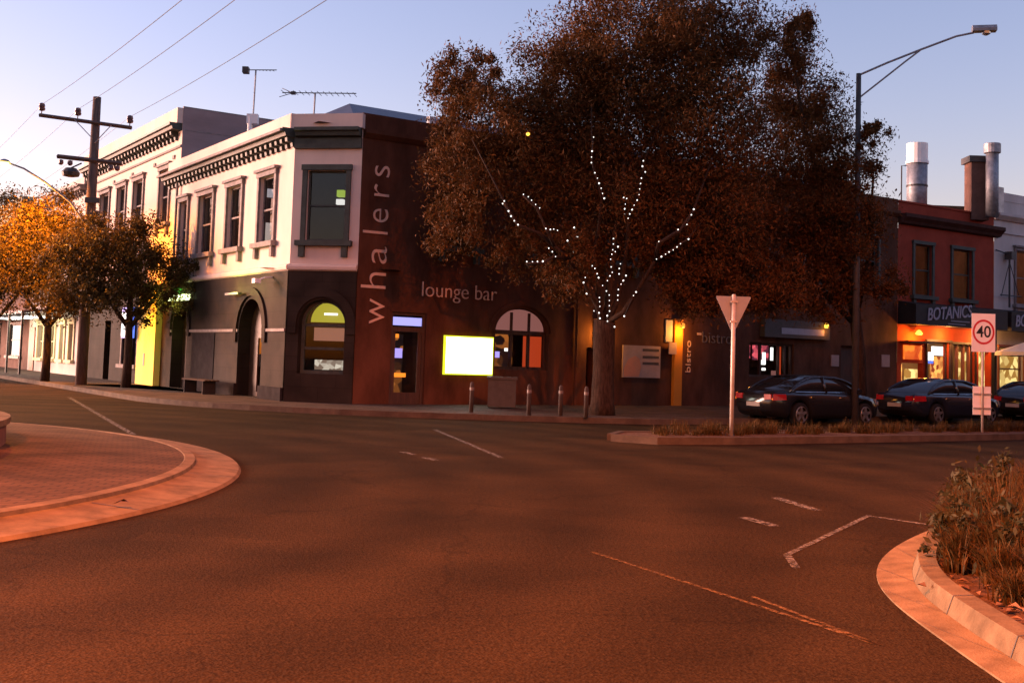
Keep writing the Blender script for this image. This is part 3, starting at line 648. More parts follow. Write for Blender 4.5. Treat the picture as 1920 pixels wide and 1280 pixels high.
# fluorescent fittings over the left arches
lamp_glow(hotel, FL, 'light_fitting', M['tube_green'], -10.9, -8.9, -.32, -.12, 3.40, 3.62)
lamp_glow(hotel, FL, 'exit_lamp', emit('green exit lamp', (.05, .5, .03), .5), -10.2, -9.7, -.30, -.14, 3.64, 3.86)
lamp_glow(hotel, FL, 'light_fitting', M['steel_dark'], -4.6, -3.4, -.34, -.2, 3.45, 3.52)
for x, e in ((-9.9, 7), (-4.0, 4), (-2.6, 2.5)):
    l = bpy.data.lights.new('light_fitting_glow', 'POINT'); l.energy = e; l.color = (.72, .85, .12); l.shadow_soft_size = .15
    lo = bpy.data.objects.new('light_fitting_glow', l); COL.objects.link(lo); lo.matrix_world = FL @ Matrix.Translation((x, -.45, 3.36 if x < -5 else 3.6))
sc_ = MB(FL); sc_.tube([(-1.2, -.05, 3.93), (-1.2, -.3, 3.9), (-1.35, -.5, 3.8)], .03, 6); sc_.box(-1.45, -1.2, -.62, -.42, 3.72, 3.86); sc_.build('security_camera', M['white_paint'], hotel)

# letters fixed to the brown wall
t = root('wall_lettering', 'tall tan whalers lettering running up the dark brown wall edge', 'sign', at(FR, .7, 0, 2.5))
for ch, z0, z1, asc in (('w', 2.55, 3.30, 0), ('h', 3.62, 4.10, 1), ('a', 4.38, 4.91, 0), ('l', 5.22, 5.40, 1), ('e', 5.63, 6.04, 0), ('r', 6.42, 6.78, 0), ('s', 7.02, 7.36, 0)):
    vs, fs = glyph_mesh(ch, -.012)
    xa, xb = min(v[0] for v in vs), max(v[0] for v in vs); ya, yb = min(v[1] for v in vs), max(v[1] for v in vs)
    if ch == 'l': z0, z1 = 5.27, 5.35
    h = .82 if asc else .50
    b = MB(FR); b.add([(.94-(v[1]-ya)/(yb-ya)*h, -.004-.03*(v[2] > 0), z0+(z1-z0)*(v[0]-xa)/(xb-xa)) for v in vs], fs); b.build('letter', M['letter'], t)
t = root('wall_lettering', 'tan lounge bar lettering on the brown wall above the white panel', 'sign', at(FR, 2.25, 0, 3.4))
b = MB(FR); text_into(b, 'lounge bar', 2.22, 4.98, 3.33, 3.93, -.004, .03, -.012); b.build('lettering', M['letter'], t)
t = root('wall_lettering', 'faint bistro lettering on the dark wall left of the give way sign', 'sign', at(FR, 13.8, 0, 2.5))
b = MB(FR); text_into(b, 'bistro', 14.0, 15.5, 2.45, 2.85, -.004, .03, -.01); b.build('lettering', mat('dim sign letters', (.17, .11, .09), .6), t)
b = MB(FR); b.box(13.75, 13.95, -.03, -.004, 2.72, 2.8); b.build('dash', M['letter'], t)
t = root('wall_lettering', 'small upright bistro lettering right beside the orange pilaster', 'sign', at(FR, 13.2, 0, 1.2))
b = MB(FR); vs, fs = glyph_mesh('bistro', 0); xa, xb = min(v[0] for v in vs), max(v[0] for v in vs)
b.add([(13.45-.35*v[1], -.004-.02*(v[2] > 0), 1.35+1.15*(v[0]-xa)/(xb-xa)) for v in vs], fs); b.build('lettering', M['letter'], t)
# signs and panels on it
t = root('light_panel', 'glowing white backlit panel on the brown wall under the lounge bar lettering', 'sign', at(FR, 3.95, 0, 1.1))
b = MB(FR); b.box(3.06, 4.86, -.10, -.002, 1.08, 2.30); b.build('housing', M['screen_edge'], t)
b = MB(FR); b.box(3.11, 4.81, -.125, -.102, 1.13, 2.25); b.build('screen', M['screen'], t)
t = root('wall_poster', 'grey poster with a salmon shape and dark print right of the big trunk', 'poster', at(FR, 11.1, 0, 1.1))
b = MB(FR); b.box(10.26, 11.98, -.05, -.002, 1.12, 2.24); b.build('board', M['poster'], t)
b = MB(FR); b.add([(10.32, -.054, 1.15), (11.0, -.054, 1.15), (11.1, -.054, 1.5), (11.0, -.054, 1.8), (10.8, -.054, 1.88), (10.5, -.054, 1.75), (10.32, -.054, 1.45)], [tuple(range(7))]); b.build('print', M['poster_pink'], t)
b = MB(FR)
for z in (1.58, 1.80, 2.05): b.box(11.15, 11.9, -.056, -.052, z, z+.09)
b.build('print', M['poster_dark'], t)
t = root('wall_poster', 'small pale poster fixed left of the orange pilaster by the bistro', 'poster', at(FR, 12.2, 0, 2.0))
b = MB(FR); b.box(12.2, 12.52, -.06, -.002, 2.42, 3.2); b.build('board', M['notice'], t)
b = MB(FR); b.box(12.25, 12.60, -.2, -.16, 1.98, 2.4); b.build('board', M['poster'], t)
t = root('fascia_sign', 'dim grey fascia sign with an amber lamp at its right end', 'sign', at(FR, 18.9, 0, 2.8))
b = MB(FR); b.box(17.0, 20.65, -.25, -.002, 2.78, 3.46); b.build('board', M['steel_dark'], t)
b = MB(FR); b.box(17.9, 20.3, -.262, -.252, 2.92, 3.16); b.build('print', M['notice'], t)
for nm, x0, x1, z0, z1, mm, lb in (('notice_board', 21.0, 21.45, 1.75, 2.2, 'poster', 'small brown grey notice on the dark wall left of the street lamp'), ('notice_board', 24.1, 24.6, 1.8, 2.3, 'poster', 'dim notice on the dark wall beside the red shop')):
    t = root(nm, lb, 'notice', at(FR, (x0+x1)/2, 0, z0)); b = MB(FR); b.box(x0, x1, -.04, -.002, z0, z1); b.build('board', M[mm], t)

# ------------------------------------------------------------------ the taller house up the left street
tall = root('terrace_building', 'tall pale pink rendered building with bracketed cornice behind the corner hotel', 'building', at(FL, -18, 0, .15))
TW = [(12.3, 13.9), (15.95, 17.7), (18.65, 20.3), (21.4, 23.3)]
w = MB(FL); w.wall(-26, -11.2, 4.15, 10.95, [(-b+.16, -a-.16, 6.6, 8.75) for a, b in TW]); w.build('upper_wall', M['pink2'], tall)
for a, b in TW: window(tall, FL, -b+.16, -a-.16, 6.6, 8.75, 0, 'trim_pale', 'glass_dark', .14)
TG = [(-16.4, -15.6, .9, 2.75), (-17.9, -17.1, .9, 2.75), (-21, -20, .15, 2.8)]
w = MB(FL); w.wall(-26, -11.2, .1, 4.15, TG, -.03, .3); w.build('ground_wall', M['ground_grey'], tall)
w = MB(FL); w.box(-14.9, -12.45, -.28, -.03, .15, 3.9); w.build('pilaster', M['yellow_wall'], tall)
w = MB(FL); w.box(-13.85, -13.7, -.30, -.283, .9, 1.4); w.build('letter_slot', M['sign_black'], tall)
for a, b, c, d in TG[:2]: window(tall, FL, a, b, c, d, -.03, 'trim_pale', 'glass_dark', .12, brackets=False)
w = MB(FR @ Matrix.Translation((0, 0, 0)) if False else FL)
w.add([(-11.2, 0, 8.3), (-11.2, 0, 10.95), (-11.2, 12, 10.95), (-11.2, 12, 8.3), (-26, 12, 8.3), (-26, 12, 10.95)], [(0, 1, 2, 3), (3, 2, 5, 4)]); w.build('side_wall', M['grey_render'], tall)
w = MB(FL); w.box(-11.27, -11.2, 0, 12, 10.95, 11.02); w.box(-11.205, -11.19, .1, 12, 10.08, 10.12); w.build('flashing', M['trim_pale'], tall)
cornice(tall, FL, -26, -11.25, 10.35, 9.75, .5, step=.5)
w = MB(FL); w.xprism([(-.22, 10.354), (-.22, 10.95), (.3, 10.95), (.3, 10.354)], -26, -11.22); w.build('parapet', M['pink2'], tall)
w = MB(FL); w.xprism([(0, 9.4), (-.06, 9.42), (-.06, 9.50), (0, 9.52)], -26, -11.2); w.build('string_course', M['trim_pale'], tall)
w = MB(FL); w.quad((-26, .3, 10.5), (-11.3, .3, 10.5), (-11.3, 12, 10.4), (-26, 12, 10.4)); w.build('roof', M['roof'], tall)
b = MB(FL); b.quad((-26, 3, .1), (-11.3, 3, .1), (-11.3, 3, 9), (-26, 3, 9)); b.build('interior_wall', M['interior'], tall)
for x in (12.05, 14.6, 17.9, 20.9):
    v = MB(FL); v.box(-x-.12, -x+.12, -.05, 0, 9.05, 9.2); v.build('air_vent', M['trim_pale'], tall)
l = bpy.data.lights.new('pilaster_light', 'SPOT'); l.spot_size = math.radians(110); l.spot_blend = .6; l.energy = 26; l.color = (1, .78, .12); l.shadow_soft_size = .1
lo = bpy.data.objects.new('pilaster_light', l); COL.objects.link(lo); lo.matrix_world = FL @ Matrix.Translation((-13.4, -1.0, 3.6))
wl = MB(FL); wl.lathe([(.03, .14), (.1, .1), (.12, 0), (.06, -.02)], 12, (-13.4, -1.0, 3.78)); wl.tube([(-13.4, -.28, 3.92), (-13.4, -1.0, 3.92)], .02, 6); wl.build('wall_lamp', M['steel_dark'], tall)
t = root('lightbox_sign', 'glowing blue and white lightbox sign left of the yellow pilaster', 'sign', at(FL, -15.4, 0, 1.9))
b = MB(FL @ Matrix.Translation((-15.5, -.5, 0)) @ Matrix.Rotation(PI/2*.0, 4, 'Z')); b.box(-.55, .55, -.12, .12, 2.0, 3.25); b.build('housing', M['blue_box'], t)
b = MB(FL @ Matrix.Translation((-15.5, -.5, 0))); b.box(-.5, .12, -.14, -.123, 2.08, 3.05); b.build('panel', M['white_box'], t)
b = MB(FL @ Matrix.Translation((-15.5, -.5, 0))); b.box(.14, .5, -.14, -.123, 2.08, 2.4); b.build('panel', emit('red lightbox square', (.8, .05, .02), .4), t)
b = MB(FL @ Matrix.Translation((-15.5, -.5, 0))); b.tube([(0, .12, 2.6), (0, .5, 2.6)], .03, 6); b.build('bracket', M['steel_dark'], t)

# lower terrace further up
far = root('shop_building', 'low pale terrace with lit verandah and cream shop windows up the left street', 'building', at(FL, -32, 0, .15))
FWn = [(-27.9, -27.0), (-29.9, -29.0), (-32.6, -31.2), (-35.4, -34.0)]
w = MB(FL); w.wall(-38, -26, .1, 9.2, [(a, b, .9, 2.7) for a, b in FWn]+[(a, b, 5.6, 7.6) for a, b in ((-28.5, -27.3), (-31.6, -30.4), (-34.7, -33.5))], 0, .25); w.build('wall', M['white_wall'], far)
for a, b in FWn: window(far, FL, a, b, .9, 2.7, 0, 'cream', 'glass', .2, brackets=False)
for a, b in ((-28.5, -27.3), (-31.6, -30.4), (-34.7, -33.5)): window(far, FL, a, b, 5.6, 7.6, 0, 'trim_pale', 'glass_dark', .12)
cornice(far, FL, -38, -26.0, 9.6, 9.1, .45, 'trim_pale', True, .5)
w = MB(FL); w.box(-38, -26.02, -.15, .3, 9.604, 10.0); w.build('parapet', M['white_wall'], far)
w = MB(FL); w.box(-26.2, -26.0, .0, 11, 8.6, 9.95); w.build('side_wall', M['grey_render'], far)
v = MB(FL); v.xprism([(0, 3.55), (-2.6, 3.25), (-2.6, 3.12), (0, 3.4)], -38, -26.5); v.build('verandah_roof', M['roof'], far)
for x in (-37.5, -34.0, -30.4, -27.0):
    v = MB(FL); v.tube([(x, -2.45, .15), (x, -2.45, 3.15)], .06, 8); v.build('verandah_post', M['steel_dark'], far)
for x in (-36.6, -33.0, -29.6):
    lamp_glow(far, FL, 'ceiling_light', M['canopy_light'], x-.8, x+.8, -1.9, -.9, 2.98, 3.06)
    l = bpy.data.lights.new('ceiling_light_glow', 'POINT'); l.energy = 18; l.color = (1, .86, .55); l.shadow_soft_size = .3
    lo = bpy.data.objects.new('ceiling_light_glow', l); COL.objects.link(lo); lo.matrix_world = FL @ Matrix.Translation((x, -1.4, 2.8))
lamp_glow(far, FL, 'shop_interior', M['shop_yellow'], -36, -26.5, 1.2, 1.26, .6, 2.9)
d = MB(FL); d.box(-37.3, -36.2, -.06, .1, .15, 2.6); d.build('door', M['wood_red'], far)
end = root('shop_building', 'red brown end shop with a boxy cream parapet at the far left', 'building', at(FL, -46, 0, .15))
w = MB(FL); w.wall(-70, -38.0, .1, 8.0, [(-44, -40, .9, 2.8), (-51, -47, .9, 2.8)], 0, .2); w.build('wall', M['redbrown'], end)
w = MB(FL); w.box(-52, -41.5, -.2, 6, 8.004, 10.6); w.build('parapet', M['cream'], end)
w = MB(FL); w.box(-41.49, -38.1, .2, 6, 8.004, 10.2); w.build('side_wall', M['redbrown'], end)
w = MB(FL); w.box(-58, -38.05, -3.2, 0, 3.2, 3.42); w.build('verandah_roof', M['roof'], end)
for x in (-41.5, -45.5):
    lamp_glow(end, FL, 'ceiling_light', M['canopy_light'], x-1.2, x+1.2, -2.6, -1.2, 3.06, 3.16)
lamp_glow(end, FL, 'shop_interior', M['shop_white'], -51, -40, .8, .86, .9, 2.8)
for a, b in ((-44, -40), (-51, -47)): window(end, FL, a, b, .9, 2.8, 0, 'steel_dark', 'glass', .12, brackets=False, head=False)

# ------------------------------------------------------------------ red shop and white building on the right
shop = root('restaurant_building', 'oxblood red two storey restaurant with glowing orange shopfront on the right', 'building', at(FR, 28.5, 0, .15))
SW = [(26.1, 27.5), (28.75, 30.35)]
w = MB(FR); w.wall(25.12, 31.9, 3.55, 8.8, [(a+.1, b-.1, 4.9, 7.1) for a, b in SW], 0, .25); w.build('upper_wall', M['red'], shop)
for a, b in SW: window(shop, FR, a+.1, b-.1, 4.9, 7.1, 0, 'trim', 'glass_dark', .13, head=False)
w = MB(FR); w.wall(25.12, 31.9, .1, 3.55, [(25.4, 26.9, .9, 2.0), (27.1, 28.65, 1.05, 2.95), (28.85, 30.5, .9, 2.9), (30.8, 31.7, .15, 2.7)], 0, .3); w.build('shopfront_wall', mat('orange red shopfront', (.45, .06, .02), .7, .15, 1.5), shop)
c = MB(FR); c.xprism([(0, 8.30), (-.42, 8.30), (-.42, 8.15), (-.25, 8.0), (-.2, 7.9), (0, 7.85)], 25.12, 32.2); c.build('cornice', mat('dark brown cornice', (.06, .025, .02), .7), shop)
c = MB(FR); c.box(25.12, 31.9, -.05, .3, 8.803, 8.88); c.build('parapet', M['red'], shop)
c = MB(FR); c.quad((25.1, .3, 8.4), (31.9, .3, 8.4), (31.9, 9, 9.4), (25.1, 9, 9.4)); c.build('roof', M['roof'], shop)
b = MB(FR); b.quad((25.1, 3.2, .1), (45, 3.2, .1), (45, 3.2, 8.3), (25.1, 3.2, 8.3)); b.quad((25.1, .3, 3.5), (32, .3, 3.5), (32, 3.2, 3.5), (25.1, 3.2, 3.5)); b.build('interior_wall', M['interior_warm'], shop)
b = MB(FR); b.box(29.35, 29.65, .6, .64, 5.1, 6.2); b.build('lit_curtain', M['amber_soft'], shop)
for x0, x1, z0, z1, mm, nm in ((25.5, 26.7, 2.15, 2.75, 'menu_orange', 'menu_board'), (25.4, 26.9, .95, 1.95, 'shop_mix', 'shelf_display'), (27.1, 28.65, 1.05, 1.75, 'shop_yellow', 'counter_display'), (27.12, 28.6, 2.15, 2.52, 'white_box', 'lit_menu'), (27.15, 28.6, 2.02, 2.13, 'blue_box', 'lit_menu'), (28.9, 30.5, .95, 2.35, 'shop_mix', 'shelf_display'), (29.0, 30.45, 2.4, 2.8, 'shop_white', 'ceiling_lamp'), (30.85, 31.65, .3, 2.6, 'shop_yellow', 'lit_hall')):
    yy = .75 if mm in ('white_box', 'blue_box', 'menu_orange') else 1.1
    if mm == 'menu_orange': yy = -.06
    lamp_glow(shop, FR, nm, M[mm], x0, x1, yy, yy+.05, z0, z1)
for a, b_, c_, d_ in ((27.1, 28.65, 1.05, 2.95), (28.85, 30.5, .9, 2.9)): window(shop, FR, a, b_, c_, d_, 0, 'wood_dark', 'glass', .08, sill=False, head=False, bar=False)
f = MB(FR)
for x in (29.3, 29.75, 30.15): f.box(x, x+.09, .05, .18, .9, 2.9)
f.build('glazing_bars', M['wood_red'], shop)
b = MB(FR); b.box(25.3, 26.9, -.55, 0, 2.85, 2.93); b.build('lamp_shelf', M['wood_dark'], shop)
wall_light(shop, FR, 26.1, -.35, 3.28, 'amber', 16, (1, .34, .03), .12)
for x, e in ((28.0, 14), (30.6, 16)):
    l = bpy.data.lights.new('shopfront_glow', 'POINT'); l.energy = e; l.color = (1, .45, .12); l.shadow_soft_size = .2
    lo = bpy.data.objects.new('shopfront_glow', l); COL.objects.link(lo); lo.matrix_world = FR @ Matrix.Translation((x, -.5, 3.2))
def botanics(x0, x1, lb, rise, left, tx):
    t = root('awning_sign', lb, 'sign', at(FR, (x0+x1)/2, -.8, 3.6))
    b = MB(FR); b.xprism([(-.9, 3.6), (-.9, 4.45), (0, 4.6), (0, 3.62)], x0, x1); b.build('awning', M['black_fascia'], t)
    b = MB(FR); text_into(b, tx, left, left+3.0, 3.78, 4.32, -.905, .03, .012, .12, .28); b.build('lettering', M['fascia_text'], t)
    b = MB(FR); b.box(left+1.6, left+2.9, -.915, -.903, 3.82, 3.86); b.box(left+1.4, left+2.6, -.915, -.903, 3.70, 3.73); b.build('underline', M['fascia_text'], t)
botanics(25.15, 31.6, 'black awning with grey botanics lettering over the orange shopfront', .28, 25.9, 'BOTANICS')
botanics(31.9, 37.5, 'black awning with grey botanics lettering cut by the picture edge', .28, 32.2, 'BOTANICS')
p = MB(FR); p.box(30.55, 30.72, -.95, -.80, .15, 3.6); tag(p.build('awning_post', M['sign_black']), 'square black awning post left of the 40 speed sign', 'post')

white = root('terrace_building', 'off white rendered building with parapet right of the red restaurant', 'building', at(FR, 38, 0, .15))
w = MB(FR); w.wall(31.93, 46, .1, 9.6, [(33.6, 35.0, 4.9, 7.4), (37, 38.4, 4.9, 7.4), (32.3, 34.2, .9, 2.9), (34.6, 36.6, .9, 2.9)], 0, .25); w.build('wall', M['white_wall'], white)
for a, b in ((33.6, 35.0), (37, 38.4)): window(white, FR, a, b, 4.9, 7.4, 0, 'trim_pale', 'glass_dark', .12)
for a, b in ((32.3, 34.2), (34.6, 36.6)): window(white, FR, a, b, .9, 2.9, 0, 'wood_red', 'glass', .08, sill=False, head=False)
lamp_glow(white, FR, 'shop_interior', M['shop_yellow'], 32, 37, 1.2, 1.26, .6, 2.9)
c = MB(FR); c.xprism([(0, 9.0), (-.3, 9.0), (-.3, 8.88), (-.1, 8.7), (0, 8.7)], 31.95, 46); c.xprism([(0, 8.2), (-.08, 8.2), (-.08, 8.1), (0, 8.08)], 31.95, 46); c.build('cornice', M['white_wall'], white)
c = MB(FR); c.box(31.7, 32.5, -.12, .4, 8.9, 10.2); c.build('parapet_pier', mat('pale pier render', (.66, .58, .5), .85), white)
c = MB(FR); c.xprism([(-.02, 9.603), (-.02, 10.0), (.35, 10.0), (.35, 9.603)], 32.51, 46); c.build('parapet', M['white_wall'], white)
c = MB(FR); c.quad((32, .4, 9.3), (46, .4, 9.3), (46, 9, 10.4), (32, 9, 10.4)); c.build('roof', M['roof'], white)
t = root('wall_bracket', 'dark iron bracket frame fixed on the off white wall above the awning', 'bracket', at(FR, 32.9, 0, 5))
b = MB(FR); b.box(32.6, 32.95, -.45, -.1, 6.9, 7.25); b.tube([(32.0, -.05, 7.3), (32.75, -.3, 7.1)], .03, 6)
b.tube([(32.75, -.25, 6.9), (32.75, -.25, 4.7)], .05, 6); b.tube([(32.75, -.25, 6.8), (32.2, -.2, 5.2)], .02, 6); b.tube([(32.75, -.25, 6.8), (33.6, -.2, 5.2)], .02, 6); b.tube([(32.1, -.22, 5.25), (33.7, -.22, 5.25)], .03, 6); b.build('frame', M['steel_dark'], t)
# market umbrella
um = root('market_umbrella', 'white canvas market umbrella open outside the shop behind the 40 sign', 'umbrella', at(FR, 31.4, -2.6, .15))
b = MB(FR); b.tube([(31.4, -2.6, .15), (31.4, -2.6, 3.35)], .035, 8); b.build('pole', M['wood_red'], um)
b = MB(FR); n = 8; R_ = 1.9
vs = [(31.4, -2.6, 3.3)]+[(31.4+R_*math.cos(2*PI*k/n+.4), -2.6+R_*math.sin(2*PI*k/n+.4), 2.62) for k in range(n)]+[(31.4+R_*math.cos(2*PI*k/n+.4), -2.6+R_*math.sin(2*PI*k/n+.4), 2.46) for k in range(n)]
b.add(vs, [(0, 1+k, 1+(k+1) % n) for k in range(n)]+[(1+k, 1+n+k, 1+n+(k+1) % n, 1+(k+1) % n) for k in range(n)]); b.build('canopy', M['umbrella'], um)
b = MB(FR); b.lathe([(.35, .15), (.35, .22), (.06, .28), (.06, .45)], 16, (31.4, -2.6, 0)); b.build('base', M['steel_dark'], um)

# unseen shop rows added to block low sky and darken window reflections
def sky_block_row(lb, F, L, n, wallm, H=8.5):
    t = root('shop_building', lb, 'building', F)
    st = L/n; ups = [(k*st+st*.3, k*st+st*.62, 4.9, 7.0) for k in range(n)]; dn = [(k*st+st*.15, k*st+st*.8, .7, 2.9) for k in range(n)]
    w = MB(F); w.wall(0, L, 0, H, ups+dn, 0, .25); w.build('wall', M[wallm], t)
    for a, b_, c_, d_ in ups: window(t, F, a, b_, c_, d_, 0, 'trim', 'glass_dark', .12)
    for a, b_, c_, d_ in dn: window(t, F, a, b_, c_, d_, 0, 'wood_dark', 'glass_dark', .08, sill=False, head=False)
    cornice(t, F, -.2, L+.2, H-.3, H-.8, .4)
    w = MB(F); w.box(.0, L, .5, 9, .0, H-.02); w.build('core', M['interior'], t)
    v = MB(F); v.box(.2, L-.2, -2.6, -.02, 3.3, 3.5); v.build('awning', M['black_fascia'], t)
sky_block_row('brick shop row on the far side of the right hand street outside the view', frame(W(FR, 112, -24), (-.832, -.555)), 95, 19, 'brown', 13.0)  # added row, raised and dark to keep bright sky off the panes
sky_block_row('rendered shop row behind the viewpoint facing the roundabout', frame((22, -13), (-1, .12)), 50, 10, 'grey_render', 8.5)

# ------------------------------------------------------------------ roof pieces
def T3(x, y, z=0): return Matrix.Translation((x, y, z))
t = root('flue', 'wide steel kitchen flue with a white cap above the red roof', 'flue', T3(18.14, 51, 8.9))
b = MB(T3(18.14, 51)); b.lathe([(.44, 8.6), (.45, 11.0)], 20); b.build('pipe', M['steel'], t, True)
b = MB(T3(18.14, 51)); b.lathe([(.50, 11.0), (.50, 11.12), (.46, 11.13), (.46, 11.92), (.30, 11.93)], 20); b.build('cap', M['white_paint'], t)
b = MB(T3(18.14, 51)); b.lathe([(.47, 9.95), (.47, 10.03)], 20); b.tube([(-.7, 0, 8.8), (-.7, 0, 10.9), (-.48, 0, 10.9)], .03, 6); b.build('strap', M['steel_dark'], t)
t = root('chimney', 'brown brick chimney stack beside a steel flue on the right roofs', 'chimney', T3(20.84, 51, 8.8))
b = MB(T3(20.84, 51)); b.box(-.40, .40, -.4, .4, 8.5, 11.1); b.build('stack', M['redbrown'], t)
b = MB(T3(20.84, 51)); b.box(-.52, .45, -.5, .5, 11.103, 11.38); b.build('cap', M['steel_dark'], t)
t = root('flue', 'slim steel flue with a shiny cowl in front of the brick chimney', 'flue', T3(21.3, 50.2, 8.8))
b = MB(T3(21.2, 50.2)); b.lathe([(.27, 8.6), (.27, 11.4)], 18); b.build('pipe', M['steel'], t, True)
b = MB(T3(21.2, 50.2)); b.lathe([(.16, 11.35), (.36, 11.45), (.36, 11.85), (.34, 11.87)], 18); b.build('cowl', M['steel'], t)
def antenna(x, y, z0, z1, L, off, ang, lb, loop=False, pipe=False):
    T = T3(x, y) @ Matrix.Rotation(ang, 4, 'Z'); t = root('aerial', lb, 'aerial', T3(x, y, z0))
    b = MB(T); b.tube([(0, 0, z0), (.03, 0, z1)], .03, 6); b.build('mast', M['steel'], t)
    b = MB(T); b.tube([(-off, 0, z1), (L-off, 0, z1+.05)], .018, 6)
    k = -off+.05
    while k < L-off:
        s_ = .45 if not loop else .16; b.tube([(k, -s_, z1-.02), (k, s_, z1+.04)], .010, 5); k += .2 if not loop else .13
    if loop: b.box(-off-.02, -off+.2, -.15, .15, z1-.12, z1+.1)
    else:
        for s_ in (-.22, .22): b.tube([(-off+.35, 0, z1), (-off-.05, s_, z1+s_*.9)], .012, 5)
        b.box(-off+.3, -off+.45, -.06, .06, z1-.05, z1+.05)
    b.build('boom', M['steel_dark'], t)
    if pipe:
        b = MB(T); b.tube([(-.08, -.1, z0-1.3), (-.08, -.1, z0+.5)], .08, 8); b.box(-.2, .2, -.15, .1, z0+.25, z0+.6); b.build('pipe', M['white_paint'], t)
antenna(-9.62, 41.0, 9.6, 11.83, 1.2, .42, .05, 'small television aerial on a tall mast by the grey side wall', True, True)
antenna(-6.88, 38.0, 8.7, 10.35, 2.5, 1.08, .0, 'long television aerial on a short mast above the corner parapet')

# ------------------------------------------------------------------ utility pole and wires
PX, PY = -16.07, 43.0
up = root('utility_pole', 'weathered timber power pole with two crossarms on the left street', 'pole', T3(PX, PY, .15))
b = MB(T3(PX, PY)); b.tube([(0, 0, .1), (0, 0, 6), (0, 0, 11.1)], [.21, .19, .15], 14); b.build('pole', M['pole_wood'], up, True)
A1 = Vector((-1.95, .0, 10.32)); B1 = Vector((1.38, .0, 9.92))
b = MB(T3(PX, PY)); b.tube([(-2.08, -.2, 10.30), (1.45, -.2, 9.92)], .075, 4); b.build('crossarm', M['pole_wood'], up)
b = MB(T3(PX, PY)); b.tube([(-1.3, -.22, 8.74), (1.15, -.22, 8.54)], .085, 4); b.build('crossarm', M['pole_wood'], up)
b = MB(T3(PX, PY)); b.tube([(-.7, -.28, 10.15), (-.05, -.2, 9.5)], .018, 5); b.tube([(.7, -.28, 9.98), (.08, -.2, 9.3)], .018, 5); b.build('brace', M['steel'], up)
for x, z in ((-2.0, 10.30), (-.62, 10.16), (1.37, 9.93)):
    b = MB(T3(PX, PY)); b.tube([(x, -.2, z), (x, -.2, z+.18)], .02, 6); b.lathe([(.05, .16), (.12, .19), (.13, .27), (.10, .30), (.12, .34), (.10, .44), (.04, .47)], 12, (x, -.2, z)); b.build('insulator', M['porcelain'], up)
for x, z in ((-1.15, 8.72), (-.8, 8.7), (.75, 8.57), (1.0, 8.55)):
    b = MB(T3(PX, PY)); b.lathe([(.04, -.10), (.09, -.12), (.10, -.24), (.05, -.30)], 10, (x, -.22, z)); b.build('insulator', M['porcelain'], up)
b = MB(T3(PX, PY)); b.lathe([(.1, .0), (.3, .04), (.34, .18), (.2, .34)], 12, (-.72, -.3, 7.95)); b.tube([(-.72, -.3, 8.3), (-.35, -.25, 8.5)], .03, 6); b.build('floodlight', M['steel_dark'], up)
b = MB(T3(PX, PY)); b.box(-.12, .42, -.35, -.2, 7.0, 7.2); b.box(.02, .4, -.33, -.2, 6.55, 6.7); b.build('fuse_box', M['steel_dark'], up)
b = MB(T3(PX, PY)); b.tube([(-.2, -.15, 6.3), (-.7, -.2, 7.0), (-1.7, -.25, 7.75), (-2.5, -.3, 8.22), (-3.1, -.3, 8.42)], [.045, .04, .035, .035, .03], 8); b.build('lamp_arm', M['steel'], up)
b = MB(T3(PX, PY)); b.lathe([(.05, .1), (.16, .06), (.2, -.02), (.17, -.05)], 12, (-3.25, -.3, 8.46)); lh = b.build('lamp_head', M['steel'], up)
b = MB(T3(PX, PY)); b.lathe([(.19, -.02), (.20, -.12), (.08, -.22)], 12, (-3.25, -.3, 8.46)); b.build('lens', M['sodium'], lh)
def street_light(x, y, z, e, nm='street_lamp_light', c=SODIUM, cone=168):
    l = bpy.data.lights.new(nm, 'SPOT'); l.energy = e; l.color = c; l.spot_size = math.radians(cone); l.spot_blend = .35; l.shadow_soft_size = .12
    o = bpy.data.objects.new(nm, l); COL.objects.link(o); o.location = (x, y, z)
street_light(PX-3.25, PY-.3, 8.15, LAMP*.9, c=(1, .30, .014), cone=172)
def cable(a, b_, sag, lb, r=.008):
    a, b_ = Vector(a), Vector(b_); pts = []
    for k in range(33):
        t = k/32; p = a.lerp(b_, t); p.z -= sag*4*t*(1-t); pts.append(p)
    mb = MB(); mb.tube(pts, r, 5); tag(mb.build('power_line', M['wire']), lb, 'cable', 'power lines over the left street')
ends = [((-2.0+PX, PY-.2, 10.72), (-5.71, 20, 7.84+0), 'left end'), ((-.62+PX, PY-.2, 10.58), (-4.74, 20, 7.87), 'middle'), ((1.37+PX, PY-.2, 10.35), (-3.02, 20, 7.93), 'right end')]
names = ['left insulator', 'middle insulator', 'right insulator']
for (a, m_, _), nm in zip(ends, names):
    a = Vector(a); m_ = Vector(m_); d = (m_-a); far_ = a+d*1.75
    far_.z = a.z+(m_.z-a.z)*1.75+1.0
    cable(a, far_, .28, 'thin power line running overhead to the right from the %s of the pole' % nm)
    d2 = Vector((FL @ Vector((-60, -3, 0)))-(FL @ Vector((-20, -3, 0)))).normalized()
    cable(a, a+d2*55, .9, 'thin power line running away up the street from the %s' % nm)

